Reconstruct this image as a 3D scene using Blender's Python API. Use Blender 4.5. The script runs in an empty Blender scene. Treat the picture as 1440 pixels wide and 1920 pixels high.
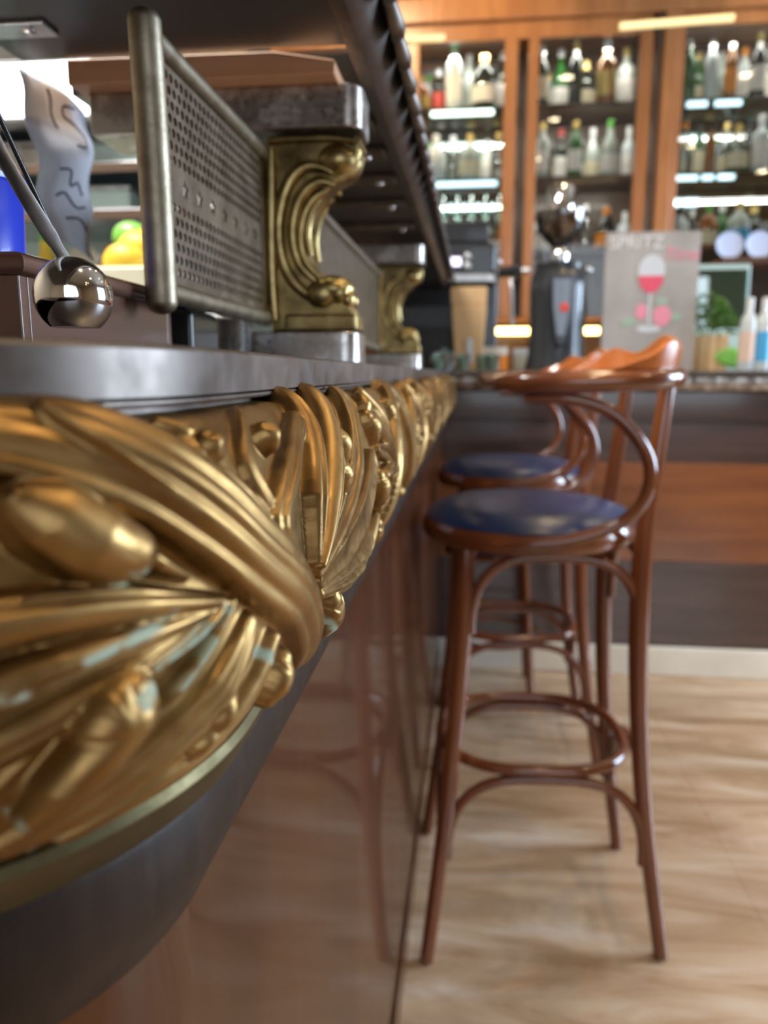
import bpy, bmesh, math, random
import numpy as np
from mathutils import Vector, Matrix
random.seed(4); RNG = np.random.RandomState(7)
PI = math.pi
S = bpy.context.scene
COL = S.collection
# ------------------------------------------------------------------ camera
H = 1.05
PITCH = math.atan(260 / 1440.); YAW = math.atan(168 / math.hypot(1440, 260))
cd = bpy.data.cameras.new('camera'); cam = bpy.data.objects.new('camera', cd); COL.objects.link(cam)
cam.location = (0, 0, H); cam.rotation_euler = (PI / 2 - PITCH, 0, YAW)
cd.sensor_width = 36; cd.lens = 27; cd.clip_start = .01
cd.dof.use_dof = True; cd.dof.focus_distance = .37; cd.dof.aperture_fstop = 27 / 4.0
S.camera = cam
# ------------------------------------------------------------------ world, light, exposure
S.view_settings.view_transform = 'Standard'; S.view_settings.look = 'None'
S.view_settings.exposure = 0.15; S.view_settings.gamma = 1
S.cycles.use_denoising = True
S.cycles.max_bounces = 8; S.cycles.transparent_max_bounces = 12
S.cycles.sample_clamp_indirect = 6
wd = bpy.data.worlds.new('sky'); S.world = wd; wd.use_nodes = True
wd.node_tree.nodes['Background'].inputs[0].default_value = (.62, .76, 1, 1)
wd.node_tree.nodes['Background'].inputs[1].default_value = 1.3

def area(name, loc, rot, sx, sy, power, color):
    l = bpy.data.lights.new(name, 'AREA'); l.shape = 'RECTANGLE'; l.size = sx; l.size_y = sy
    l.energy = power; l.color = color
    o = bpy.data.objects.new(name, l); COL.objects.link(o); o.location = loc; o.rotation_euler = rot
    return o
# daylight outside the windows: right wall, and the wall behind the photographer
area('daylight_right', (4.35, 2.05, 1.75), (0, PI / 2, 0), 2.1, 1.1, 235, (.64, .79, 1))
area('daylight_right_far', (4.35, 3.35, 1.75), (0, PI / 2, 0), 2.1, 1.1, 200, (.62, .78, 1))
area('daylight_behind', (1.3, -2.85, 1.75), (PI / 2, 0, 0), 2.8, 2.1, 30, (.95, .97, 1))
area('service_fill', (-1.1, .9, 2.9), (0, 0, 0), 1.1, .25, 95, (1, .97, .92))  # added fill without a fixture, brightens the rack behind the pierced plate
# ------------------------------------------------------------------ view numbers for placing traced shapes
_cT, _sT, _cW, _sW = math.cos(PITCH), math.sin(PITCH), math.cos(YAW), math.sin(YAW)
def ray(px, py):
    u = px - 720.; v = py - 960.
    dn = v * _cT + 1440 * _sT; fw = 1440 * _cT - v * _sT
    return Vector((u * _cW - fw * _sW, fw * _cW + u * _sW, -dn))
def at(px, py, X=None, Y=None, Z=None):          # point of the plane X, Y or Z (absolute height) seen at a pixel
    r = ray(px, py)
    t = X / r.x if X is not None else (Y / r.y if Y is not None else (Z - H) / r.z)
    return Vector((r.x * t, r.y * t, H + r.z * t))
def proj(X, Y, Z):
    f = -X * _sW + Y * _cW; l = X * _cW + Y * _sW; d = H - Z
    zc = f * _cT + d * _sT; v = -f * _sT + d * _cT
    return 720 + 1440 * l / zc, 960 + 1440 * v / zc, zc

# ------------------------------------------------------------------ materials
MATS = {}
def nt(name):
    m = bpy.data.materials.new(name); m.use_nodes = True
    t = m.node_tree; b = t.nodes['Principled BSDF']; MATS[name] = m
    return m, t, b
def pm(name, col, rough=.5, metal=0, coat=0, trans=0, ior=1.45, emit=None, es=0, bump=0, bscale=40, spec=.5, var=0, sheen=0, coatr=.05):
    m, t, b = nt(name); I = b.inputs
    I['Base Color'].default_value = (*col, 1); I['Roughness'].default_value = rough; I['Metallic'].default_value = metal
    I['Coat Weight'].default_value = coat; I['Coat Roughness'].default_value = coatr
    I['Transmission Weight'].default_value = trans; I['IOR'].default_value = ior; I['Specular IOR Level'].default_value = spec
    I['Sheen Weight'].default_value = sheen
    if emit: I['Emission Color'].default_value = (*emit, 1); I['Emission Strength'].default_value = es
    tc = t.nodes.new('ShaderNodeTexCoord')
    n = t.nodes.new('ShaderNodeTexNoise'); n.inputs['Scale'].default_value = bscale; n.inputs['Detail'].default_value = 5
    t.links.new(tc.outputs['Object'], n.inputs['Vector'])
    if bump:
        bp = t.nodes.new('ShaderNodeBump'); bp.inputs['Strength'].default_value = bump; bp.inputs['Distance'].default_value = .002
        t.links.new(n.outputs['Fac'], bp.inputs['Height']); t.links.new(bp.outputs['Normal'], I['Normal'])
    v = var or .08
    mx = t.nodes.new('ShaderNodeMixRGB'); mx.blend_type = 'MULTIPLY'
    r = t.nodes.new('ShaderNodeMapRange'); r.inputs['To Min'].default_value = 1 - v; r.inputs['To Max'].default_value = 1 + v * .6
    t.links.new(n.outputs['Fac'], r.inputs['Value'])
    mx.inputs[0].default_value = 1; mx.inputs[1].default_value = (*col, 1)
    t.links.new(r.outputs[0], mx.inputs[2]); t.links.new(mx.outputs[0], I['Base Color'])
    return m
def ramp(t, stops, fac):
    r = t.nodes.new('ShaderNodeValToRGB'); e = r.color_ramp.elements
    e[0].position = stops[0][0]; e[0].color = (*stops[0][1], 1)
    e[1].position = stops[-1][0]; e[1].color = (*stops[-1][1], 1)
    for p, c in stops[1:-1]:
        k = e.new(p); k.color = (*c, 1)
    t.links.new(fac, r.inputs[0]); return r.outputs[0]
def wood(name, c1, c2, scale=(3, 3, 40), rough=.35, coat=.3, coatr=.1, axis=None, bump=.1, spec=.5):
    m, t, b = nt(name)
    tc = t.nodes.new('ShaderNodeTexCoord'); mp = t.nodes.new('ShaderNodeMapping'); mp.inputs['Scale'].default_value = scale
    n = t.nodes.new('ShaderNodeTexNoise'); n.inputs['Scale'].default_value = 1; n.inputs['Detail'].default_value = 8; n.inputs['Distortion'].default_value = .6
    t.links.new(tc.outputs['Object'], mp.inputs[0]); t.links.new(mp.outputs[0], n.inputs['Vector'])
    c = ramp(t, [(.3, c1), (.7, c2)], n.outputs['Fac']); t.links.new(c, b.inputs['Base Color'])
    b.inputs['Roughness'].default_value = rough; b.inputs['Coat Weight'].default_value = coat; b.inputs['Coat Roughness'].default_value = coatr
    b.inputs['Specular IOR Level'].default_value = spec
    bp = t.nodes.new('ShaderNodeBump'); bp.inputs['Strength'].default_value = bump; bp.inputs['Distance'].default_value = .001
    t.links.new(n.outputs['Fac'], bp.inputs['Height']); t.links.new(bp.outputs[0], b.inputs['Normal'])
    return m
def aged(name, cols, rough=(.2, .42), scale=30, bump=.15, spots=None, attr=None, dist=.0006):
    """aged metal: colour varies with patina noise; verdigris comes from a vertex attribute"""
    m, t, b = nt(name); b.inputs['Metallic'].default_value = 1
    tc = t.nodes.new('ShaderNodeTexCoord')
    n = t.nodes.new('ShaderNodeTexNoise'); n.inputs['Scale'].default_value = scale; n.inputs['Detail'].default_value = 6
    t.links.new(tc.outputs['Object'], n.inputs['Vector'])
    c = ramp(t, [(.32, cols[0]), (.5, cols[1]), (.68, cols[2])], n.outputs['Fac'])
    n2 = t.nodes.new('ShaderNodeTexNoise'); n2.inputs['Scale'].default_value = scale * 6; n2.inputs['Detail'].default_value = 6
    t.links.new(tc.outputs['Object'], n2.inputs['Vector'])
    r = t.nodes.new('ShaderNodeMapRange'); r.inputs['From Min'].default_value = .3; r.inputs['From Max'].default_value = .7
    r.inputs['To Min'].default_value = rough[0]; r.inputs['To Max'].default_value = rough[1]
    t.links.new(n2.outputs['Fac'], r.inputs['Value']); rout = r.outputs[0]
    if attr:
        a = t.nodes.new('ShaderNodeAttribute'); a.attribute_name = attr
        mu = t.nodes.new('ShaderNodeMath'); mu.operation = 'MULTIPLY'
        r3 = t.nodes.new('ShaderNodeMapRange'); r3.inputs['From Min'].default_value = .38; r3.inputs['From Max'].default_value = .55
        t.links.new(n2.outputs['Fac'], r3.inputs['Value']); t.links.new(r3.outputs[0], mu.inputs[0]); t.links.new(a.outputs['Fac'], mu.inputs[1])
        mx = t.nodes.new('ShaderNodeMixRGB'); t.links.new(mu.outputs[0], mx.inputs[0]); t.links.new(c, mx.inputs[1])
        mx.inputs[2].default_value = (.40, .50, .40, 1); c = mx.outputs[0]
        s = t.nodes.new('ShaderNodeMath'); s.operation = 'SUBTRACT'; s.inputs[0].default_value = 1
        t.links.new(mu.outputs[0], s.inputs[1]); t.links.new(s.outputs[0], b.inputs['Metallic'])
        ad = t.nodes.new('ShaderNodeMath'); ad.operation = 'MULTIPLY_ADD'; ad.inputs[1].default_value = .5
        t.links.new(mu.outputs[0], ad.inputs[0]); t.links.new(rout, ad.inputs[2]); rout = ad.outputs[0]
    if spots:
        r4 = t.nodes.new('ShaderNodeMapRange'); r4.inputs['From Min'].default_value = .52; r4.inputs['From Max'].default_value = .6
        t.links.new(n.outputs['Fac'], r4.inputs['Value'])
        mx = t.nodes.new('ShaderNodeMixRGB'); t.links.new(r4.outputs[0], mx.inputs[0]); t.links.new(c, mx.inputs[1])
        mx.inputs[2].default_value = (*spots, 1); c = mx.outputs[0]
    t.links.new(c, b.inputs['Base Color']); t.links.new(rout, b.inputs['Roughness'])
    bp = t.nodes.new('ShaderNodeBump'); bp.inputs['Strength'].default_value = bump; bp.inputs['Distance'].default_value = dist
    t.links.new(n2.outputs['Fac'], bp.inputs['Height']); t.links.new(bp.outputs[0], b.inputs['Normal'])
    return m
M_brass = aged('aged_brass', [(.20, .115, .042), (.28, .168, .062), (.38, .24, .095)], (.34, .50), 22, .06, attr='verdigris')
M_brass2 = aged('bracket_brass', [(.20, .145, .065), (.35, .26, .11), (.52, .40, .18)], (.26, .42), 40, .12, attr='verdigris')
M_brassband = aged('dull_brass_band', [(.09, .075, .038), (.12, .098, .05), (.15, .12, .065)], (.42, .55), 30, .1)
M_pewter = aged('pewter', [(.125, .105, .095), (.155, .132, .118), (.20, .17, .15)], (.38, .52), 14, .08)
M_pewter2 = aged('pewter_tarnished', [(.28, .24, .21), (.40, .36, .33), (.52, .49, .46)], (.25, .45), 30, .15, spots=(.60, .59, .58))
M_plate = aged('bronze_grey_plate', [(.15, .115, .085), (.20, .155, .115), (.25, .20, .15)], (.34, .46), 35, .12)
M_tube = aged('brushed_tube', [(.22, .18, .125), (.28, .235, .17), (.34, .29, .22)], (.42, .52), 60, .15)
M_chrome = aged('chrome', [(.75, .75, .76), (.82, .82, .83), (.9, .9, .9)], (.06, .12), 20, .02)
M_steel = aged('brushed_steel', [(.45, .46, .47), (.55, .56, .57), (.66, .67, .68)], (.25, .4), 30, .1)
M_bright = aged('satin_steel', [(.60, .60, .62), (.68, .68, .70), (.76, .76, .78)], (.38, .5), 30, .1)
M_gold = aged('polished_brass', [(.7, .5, .2), (.8, .6, .25), (.9, .7, .3)], (.12, .2), 20, .02)
M_panel = wood('lacquered_mahogany', (.040, .011, .004), (.085, .028, .009), (30, 9, .8), .38, .45, .06, bump=.12, spec=.12)
M_darkwood = wood('dark_stained_wood', (.010, .006, .004), (.030, .017, .012), (60, 60, 5), .5, .0, .3, bump=.6, spec=.28)
M_board = wood('black_painted_board', (.018, .017, .017), (.040, .038, .037), (6, 2, 6), .42, .2, .3, bump=.5)
M_orangewood = wood('raw_orange_wood', (.50, .24, .12), (.66, .36, .20), (4, 30, 30), .5, .1)
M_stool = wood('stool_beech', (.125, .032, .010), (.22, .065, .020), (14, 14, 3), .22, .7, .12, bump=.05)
M_crest_lit = wood('crest_beech_lit', (.42, .105, .018), (.58, .17, .035), (14, 3, 14), .25, .5, .12, bump=.05)  # brighter copy of the stool beech: orange light on the crest put into colour
M_cab = wood('cabinet_wood', (.26, .095, .028), (.40, .16, .05), (14, 14, 2), .35, .3)
M_cabdark = wood('cabinet_dark', (.075, .045, .030), (.13, .08, .055), (5, 14, 5), .4, .2)
M_front = wood('counter_wood', (.17, .055, .022), (.27, .095, .036), (2, 10, 20), .22, .8, .1)
M_front2 = wood('counter_wood_dark', (.030, .017, .014), (.055, .030, .024), (2, 10, 20), .22, .8, .1)
M_front3 = wood('counter_wood_grey', (.045, .026, .022), (.085, .050, .042), (2, 10, 20), .25, .8, .12)
M_black = pm('black_plastic', (.018, .020, .024), .3, coat=.3, var=.2)
M_blackm = pm('black_metal', (.03, .034, .040), .28, coat=.4, var=.2)
M_fabric = pm('blue_leather', (.010, .028, .11), .34, coat=.5, coatr=.28, bump=.25, bscale=160, var=.3)
M_bluegrey = pm('blue_grey_plastic', (.13, .16, .21), .15, coat=.6)
M_white = pm('white_enamel', (.8, .8, .78), .3)
M_plaster = pm('wall_plaster', (.40, .32, .23), .8, bump=.2)
M_ceil = pm('ceiling_paint', (.34, .28, .21), .8)
M_stone = pm('pale_plinth_stone', (.86, .83, .74), .35, var=.2, bscale=8)
M_paper = pm('receipt_paper', (.80, .82, .90), .6, bump=.3, bscale=60, var=.15)
M_ink = pm('ink', (.05, .05, .12), .6)
M_boxwood = wood('caddy_wood', (.06, .028, .018), (.15, .07, .045), (20, 3, 8), .3, .5, .15)
M_blue = pm('blue_plastic', (.03, .06, .62), .3, coat=.2)
M_teal = pm('pale_teal', (.50, .64, .60), .4)
M_lemon = pm('lemon_peel', (.75, .52, .05), .4, bump=.4, bscale=200)
M_orange = pm('orange_peel', (.85, .30, .03), .4, bump=.4, bscale=200)
M_terra = pm('terracotta', (.55, .22, .13), .6)
M_cream = pm('cream', (.72, .66, .52), .5)
M_green = pm('leaf_green', (.10, .22, .035), .5, coat=.2, var=.4)
M_green2 = pm('bright_leaf', (.20, .50, .08), .4, coat=.3, var=.2)
M_kraft = pm('kraft_paper', (.62, .40, .20), .65, var=.12)
M_lblue = pm('sky_blue_print', (.08, .42, .80), .4)
M_label = pm('white_label', (.85, .83, .78), .5)
M_peach = pm('peach_label', (.78, .58, .48), .5)
M_labelc = pm('cream_label', (.80, .72, .52), .5)
M_capg = pm('gold_foil', (.75, .55, .2), .3, metal=.8)
M_capr = pm('red_foil', (.45, .04, .04), .35)
M_capgr = pm('green_foil', (.12, .45, .08), .35)
M_capw = pm('white_cap', (.8, .8, .8), .35)
M_capk = pm('black_cap', (.03, .03, .03), .35)
M_redl = pm('red_mark', (.75, .05, .03), .4)
M_poster = pm('chalk_grey_print', (.42, .40, .39), .6, var=.45, bscale=7)
M_chalk = pm('chalk_white', (.8, .8, .8), .6)
M_pink = pm('print_pink', (.80, .30, .40), .6)
M_pinkd = pm('print_wine', (.75, .10, .17), .6)
M_pglass = pm('print_glass', (.62, .66, .72), .5)
M_pgreen = pm('print_green', (.35, .48, .38), .6)
M_plateb = pm('blue_white_china', (.55, .62, .85), .25, coat=.5)
M_warm = pm('warm_lamp', (1, .8, .4), .4, emit=(1, .72, .25), es=9)
M_bulb = pm('lamp_bulb', (1, .9, .7), .4, emit=(1, .80, .50), es=45)
M_tubel = pm('tube_lamp', (1, .85, .5), .4, emit=(1, .74, .28), es=.62)
M_disp = pm('display', (.9, .85, 1), .3, emit=(.8, .75, 1), es=2.2)
M_fridge = pm('lit_diffuser', (1, 1, 1), .4, emit=(.93, .98, 1), es=7)
M_led = pm('cool_led', (.6, .9, 1), .4, emit=(.62, .88, 1), es=2.2)
M_ledg = pm('pale_led', (.8, 1, .95), .4, emit=(.80, 1, .90), es=3)
M_mirror = pm('mirror', (.80, .85, .85), .03, metal=1)
def glassmat(name, col, rough=.03, alpha=1):
    m, t, b = nt(name)
    b.inputs['Base Color'].default_value = (*col, 1); b.inputs['Transmission Weight'].default_value = 1
    b.inputs['Roughness'].default_value = rough; b.inputs['IOR'].default_value = 1.45
    return m
def pane_mat(name, tint, gl=.12):
    m = bpy.data.materials.new(name); m.use_nodes = True; t = m.node_tree; t.nodes.clear()
    o = t.nodes.new('ShaderNodeOutputMaterial'); mx = t.nodes.new('ShaderNodeMixShader')
    tr = t.nodes.new('ShaderNodeBsdfTransparent'); tr.inputs[0].default_value = (*tint, 1)
    g = t.nodes.new('ShaderNodeBsdfGlossy'); g.inputs['Roughness'].default_value = .02
    f = t.nodes.new('ShaderNodeFresnel'); f.inputs[0].default_value = 1.5
    ad = t.nodes.new('ShaderNodeMath'); ad.operation = 'ADD'; ad.inputs[1].default_value = gl
    t.links.new(f.outputs[0], ad.inputs[0]); t.links.new(ad.outputs[0], mx.inputs[0])
    t.links.new(tr.outputs[0], mx.inputs[1]); t.links.new(g.outputs[0], mx.inputs[2]); t.links.new(mx.outputs[0], o.inputs[0])
    return m
M_pane = pane_mat('window_glass', (.97, .98, .97), .0)
M_shelfg = pane_mat('shelf_glass', (.72, .88, .82), .25)
M_gclear = pane_mat('clear_bottle_glass', (.80, .84, .80), .16)
M_ggreen = pm('green_bottle_glass', (.03, .13, .03), .08, coat=.6)
M_gdark = pm('dark_bottle_glass', (.018, .022, .016), .08, coat=.6)
M_gamber = pm('amber_bottle_glass', (.30, .11, .02), .1, coat=.6)
M_gpale = pm('pale_spirit_glass', (.50, .56, .50), .12, coat=.6)
M_gmilk = pm('frosted_bottle_glass', (.62, .68, .70), .3, coat=.3)
M_hopper = pane_mat('hopper_plastic', (.62, .55, .50), .12)
# floor: large beige stone tiles with diagonal veins
def floor_mat():
    m, t, b = nt('beige_marble_tiles')
    tc = t.nodes.new('ShaderNodeTexCoord')
    mp = t.nodes.new('ShaderNodeMapping'); mp.inputs['Rotation'].default_value = (0, 0, .62); mp.inputs['Scale'].default_value = (1.1, 5.5, 1)
    t.links.new(tc.outputs['Object'], mp.inputs[0])
    n = t.nodes.new('ShaderNodeTexNoise'); n.inputs['Scale'].default_value = 1.5; n.inputs['Detail'].default_value = 9; n.inputs['Distortion'].default_value = 1.4; n.inputs['Roughness'].default_value = .62
    t.links.new(mp.outputs[0], n.inputs['Vector'])
    c = ramp(t, [(.25, (.25, .145, .072)), (.42, (.43, .285, .17)), (.55, (.56, .41, .28)), (.72, (.74, .64, .54))], n.outputs['Fac'])
    br = t.nodes.new('ShaderNodeTexBrick'); br.inputs['Scale'].default_value = 1; br.offset = 0
    br.inputs['Brick Width'].default_value = .8; br.inputs['Row Height'].default_value = .8; br.inputs['Mortar Size'].default_value = .0025
    br.inputs['Color1'].default_value = (1, 1, 1, 1); br.inputs['Color2'].default_value = (.95, .95, .95, 1); br.inputs['Mortar'].default_value = (.86, .80, .72, 1)
    mp2 = t.nodes.new('ShaderNodeMapping'); mp2.inputs['Location'].default_value = (.22, .35, 0); t.links.new(tc.outputs['Object'], mp2.inputs[0]); t.links.new(mp2.outputs[0], br.inputs['Vector'])
    mx = t.nodes.new('ShaderNodeMixRGB'); mx.blend_type = 'MULTIPLY'; mx.inputs[0].default_value = 1
    t.links.new(c, mx.inputs[1]); t.links.new(br.outputs['Color'], mx.inputs[2]); t.links.new(mx.outputs[0], b.inputs['Base Color'])
    b.inputs['Roughness'].default_value = .30; b.inputs['Coat Weight'].default_value = .6; b.inputs['Coat Roughness'].default_value = .2
    return m
M_floor = floor_mat()

# ------------------------------------------------------------------ mesh helpers
class MB:
    def __init__(s): s.v = []; s.f = []; s.sm = []
    def add(s, v, f, smooth=False):
        o = len(s.v); s.v += [tuple(p) for p in v]; s.f += [tuple(i + o for i in q) for q in f]; s.sm += [smooth] * len(f); return s
    def box(s, x0, x1, y0, y1, z0, z1):
        v = [(x, y, z) for z in (z0, z1) for y in (y0, y1) for x in (x0, x1)]
        return s.add(v, [(0, 2, 3, 1), (4, 5, 7, 6), (0, 1, 5, 4), (2, 6, 7, 3), (0, 4, 6, 2), (1, 3, 7, 5)])
    def tube(s, pts, rad, n=12, closed=False, flat=1.0, up=None, caps=True):
        pts = [Vector(p) for p in pts]; N = len(pts)
        if not hasattr(rad, '__len__'): rad = [rad] * N
        vs = []; prev = None
        for i, p in enumerate(pts):
            a = pts[(i - 1) % N] if (closed or i) else pts[0]; b = pts[(i + 1) % N] if (closed or i < N - 1) else pts[-1]
            t = (b - a).normalized()
            if up is not None: nn = (Vector(up) - t * t.dot(Vector(up))).normalized()
            elif prev is None:
                ref = Vector((0, 0, 1)) if abs(t.z) < .9 else Vector((1, 0, 0)); nn = (ref - t * t.dot(ref)).normalized()
            else: nn = (prev - t * t.dot(prev)).normalized()
            prev = nn; bb = t.cross(nn)
            for k in range(n):
                a_ = 2 * PI * k / n; vs.append(p + nn * math.cos(a_) * rad[i] * flat + bb * math.sin(a_) * rad[i])
        fs = []
        for i in range(N if closed else N - 1):
            j = (i + 1) % N
            for k in range(n):
                l = (k + 1) % n; fs.append((i * n + k, i * n + l, j * n + l, j * n + k))
        if not closed and caps: fs += [tuple(range(n - 1, -1, -1)), tuple((N - 1) * n + k for k in range(n))]
        return s.add(vs, fs, True)
    def lathe(s, prof, c=(0, 0, 0), n=20, axis='z', mat=None, sx=1, sy=1):
        vs = []; fs = []
        for (r, z) in prof:
            for k in range(n):
                a = 2 * PI * k / n; p = Vector((r * math.cos(a) * sx, r * math.sin(a) * sy, z))
                if mat: p = mat @ p
                vs.append((p.x + c[0], p.y + c[1], p.z + c[2]))
        for i in range(len(prof) - 1):
            for k in range(n):
                l = (k + 1) % n; fs.append((i * n + k, i * n + l, (i + 1) * n + l, (i + 1) * n + k))
        fs += [tuple(range(n - 1, -1, -1)), tuple((len(prof) - 1) * n + k for k in range(n))]
        return s.add(vs, fs, True)
    def ell(s, c, r, n=20, m=12, rot=None):
        prof = [(math.sin(PI * i / m) if 0 < i < m else .001, -math.cos(PI * i / m)) for i in range(m + 1)]
        R = (rot or Matrix.Identity(3)) @ Matrix.Diagonal(Vector(r))
        return s.lathe(prof, c, n, mat=R)
    def prism(s, poly, y0, y1, plane='xz'):
        """outline extruded: plane xz along y, or plane xy along z, or yz along x"""
        n = len(poly)
        g = {'xz': lambda a, b, c: (a, c, b), 'xy': lambda a, b, c: (a, b, c), 'yz': lambda a, b, c: (c, a, b)}[plane]
        v = [g(a, b, y0) for a, b in poly] + [g(a, b, y1) for a, b in poly]
        f = [tuple(range(n)), tuple(range(2 * n - 1, n - 1, -1))] + [(i, (i + 1) % n, n + (i + 1) % n, n + i) for i in range(n)]
        return s.add(v, f)
    def build(s, name, mat, parent=None, bevel=0, seg=2, smooth=None, org=None):
        me = bpy.data.meshes.new(name)
        org = Vector(org) if org is not None else Vector((0, 0, 0))
        me.from_pydata([tuple(Vector(p) - org) for p in s.v], [], s.f); me.update()
        me.polygons.foreach_set('use_smooth', [(smooth if smooth is not None else q) for q in s.sm])
        bm = bmesh.new(); bm.from_mesh(me); bmesh.ops.recalc_face_normals(bm, faces=bm.faces); bm.to_mesh(me); bm.free()
        me.materials.append(mat)
        if any(s.sm): me.set_sharp_from_angle(angle=.75)
        o = bpy.data.objects.new(name, me); COL.objects.link(o)
        if parent: o.parent = parent
        elif org.length: o.location = org
        if bevel:
            b = o.modifiers.new('bevel', 'BEVEL'); b.width = bevel; b.segments = seg; b.limit_method = 'ANGLE'; b.angle_limit = .7
            b.harden_normals = False
            for p in me.polygons: p.use_smooth = True
            w = o.modifiers.new('wn', 'WEIGHTED_NORMAL'); w.keep_sharp = False
        return o
def spline(pts, n=8, closed=False):
    P_ = [Vector(p) for p in pts]; N = len(P_); out = []
    for i in range(N if closed else N - 1):
        if closed: a, b, c, d = P_[(i - 1) % N], P_[i], P_[(i + 1) % N], P_[(i + 2) % N]
        else: a, b, c, d = P_[max(i - 1, 0)], P_[i], P_[i + 1], P_[min(i + 2, N - 1)]
        for k in range(n):
            t = k / n; out.append(.5 * (2 * b + (c - a) * t + (2 * a - 5 * b + 4 * c - d) * t * t + (3 * b - a - 3 * c + d) * t ** 3))
    if not closed: out.append(P_[-1])
    return out
def thing(name, label, cat, loc=(0, 0, 0), rz=0, group=None):
    o = bpy.data.objects.new(name, None); COL.objects.link(o); o.location = loc; o.rotation_euler = (0, 0, rz); o.empty_display_size = .05
    o['label'] = label; o['category'] = cat
    if group: o['group'] = group
    return o
def tag(o, label, cat, group=None, kind=None):
    o['label'] = label; o['category'] = cat
    if group: o['group'] = group
    if kind: o['kind'] = kind
    return o
def struct(o): o['kind'] = 'structure'; return o
def bx(x0, x1, y0, y1, z0, z1): return MB().box(x0, x1, y0, y1, z0, z1)
def dup(root, loc=None, rz=None, label=None, group=None):
    r = root.copy(); COL.objects.link(r)
    if loc is not None: r.location = loc
    if rz is not None: r.rotation_euler = (0, 0, rz)
    if label: r['label'] = label
    if group: r['group'] = group
    for ch in list(root.children):
        c = ch.copy(); COL.objects.link(c); c.parent = r
        for g in ch.children:
            d = g.copy(); COL.objects.link(d); d.parent = c
    return r

# ------------------------------------------------------------------ room
X0r, X1r, Y0r, Y1r, ZC = -2.6, 4.2, -2.7, 4.62, 3.15
struct(bx(X0r - .1, X1r + .1, Y0r - .1, Y1r + .1, -.1, 0).build('floor', M_floor))
struct(bx(X0r - .1, X1r + .1, Y0r - .1, Y1r + .1, ZC, ZC + .1).build('ceiling', M_ceil))
struct(bx(X0r - .1, X1r + .1, Y1r, Y1r + .1, 0, ZC).build('wall_back', M_plaster))
struct(bx(X0r - .1, X0r, Y0r, Y1r, 0, ZC).build('wall_left', M_plaster))
WR = ((1.5, 2.6), (2.8, 3.9)); WF = ((-.1, 2.7),)
wr = MB().box(X1r, X1r + .1, Y0r, 1.5, 0, ZC).box(X1r, X1r + .1, 2.6, 2.8, 0, ZC).box(X1r, X1r + .1, 3.9, Y1r, 0, ZC)
for a, b in WR: wr.box(X1r, X1r + .1, a, b, 0, .7).box(X1r, X1r + .1, a, b, 2.8, ZC)
struct(wr.build('wall_right', M_plaster))
wf = MB().box(X0r, -.1, Y0r - .1, Y0r, 0, ZC).box(2.7, X1r, Y0r - .1, Y0r, 0, ZC)
for a, b in WF: wf.box(a, b, Y0r - .1, Y0r, 0, .7).box(a, b, Y0r - .1, Y0r, 2.8, ZC)
struct(wf.build('wall_front', M_plaster))
def winf(idx, axis, a, b, c, n):
    fr = MB(); w = .05
    def q(p0, p1, z0, z1):
        if axis == 'x': fr.box(c, c + .06, p0, p1, z0, z1)
        else: fr.box(p0, p1, c, c + .06, z0, z1)
    q(a, b, .7, .7 + w); q(a, b, 2.8 - w, 2.8)
    for i in range(n + 1):
        p = a + (b - a - w) * i / n; q(p, p + w, .7 + w, 2.8 - w)
    o = struct(fr.build('window_%d' % idx, M_cab))
    if axis == 'x': g = bx(c + .028, c + .034, a + .02, b - .02, .72, 2.78)
    else: g = bx(a + .02, b - .02, c + .028, c + .034, .72, 2.78)
    g.build('pane', M_pane, o)
winf(1, 'x', 1.5, 2.6, X1r + .02, 1); winf(2, 'x', 2.8, 3.9, X1r + .02, 1); winf(3, 'y', -.1, 2.7, Y0r - .08, 3)

# ------------------------------------------------------------------ bar counter along the left
RX = -.087; RC = .12; YS = .25; YEND = 2.66
def path(s, o):
    """plan position of a point offset o outward from the rim line; s<0 runs round the corner"""
    s = np.asarray(s, float); o = np.asarray(o, float)
    a = np.clip(-s / RC, 0, PI / 2); ex = np.maximum(-s - RC * PI / 2, 0)
    x = (RX - RC) + (RC + o) * np.cos(a) - ex
    y = YS + np.maximum(s, 0) - (RC + o) * np.sin(a)
    return x, y, np.cos(a), -np.sin(a)
def resample(pts, step):
    pts = np.array(pts, float); d = np.r_[0, np.cumsum(np.hypot(*np.diff(pts, axis=0).T))]
    n = max(2, int(d[-1] / step)); q = np.linspace(0, d[-1], n)
    return np.c_[np.interp(q, d, pts[:, 0]), np.interp(q, d, pts[:, 1])], q
def gridmesh(name, V, ns, ntt, mat, parent, attr=None, attrname='verdigris'):
    me = bpy.data.meshes.new(name); nv = ns * ntt
    i = np.arange(ns - 1)[:, None] * ntt + np.arange(ntt - 1)[None, :]; i = i.ravel()
    F_ = np.stack([i, i + 1, i + ntt + 1, i + ntt], 1).astype(np.int32)
    me.vertices.add(nv); me.vertices.foreach_set('co', V.reshape(-1).astype(np.float32))
    me.loops.add(F_.size); me.loops.foreach_set('vertex_index', F_.ravel())
    me.polygons.add(len(F_)); me.polygons.foreach_set('loop_start', np.arange(0, F_.size, 4, dtype=np.int32))
    me.update(calc_edges=True); me.polygons.foreach_set('use_smooth', np.ones(len(F_), bool))
    if attr is not None:
        a = me.attributes.new(attrname, 'FLOAT', 'POINT'); a.data.foreach_set('value', attr.ravel().astype(np.float32))
    me.materials.append(mat); me.validate()
    if ntt < 60: me.set_sharp_from_angle(angle=.6)
    o = bpy.data.objects.new(name, me); COL.objects.link(o)
    if parent: o.parent = parent
    return o
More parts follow.
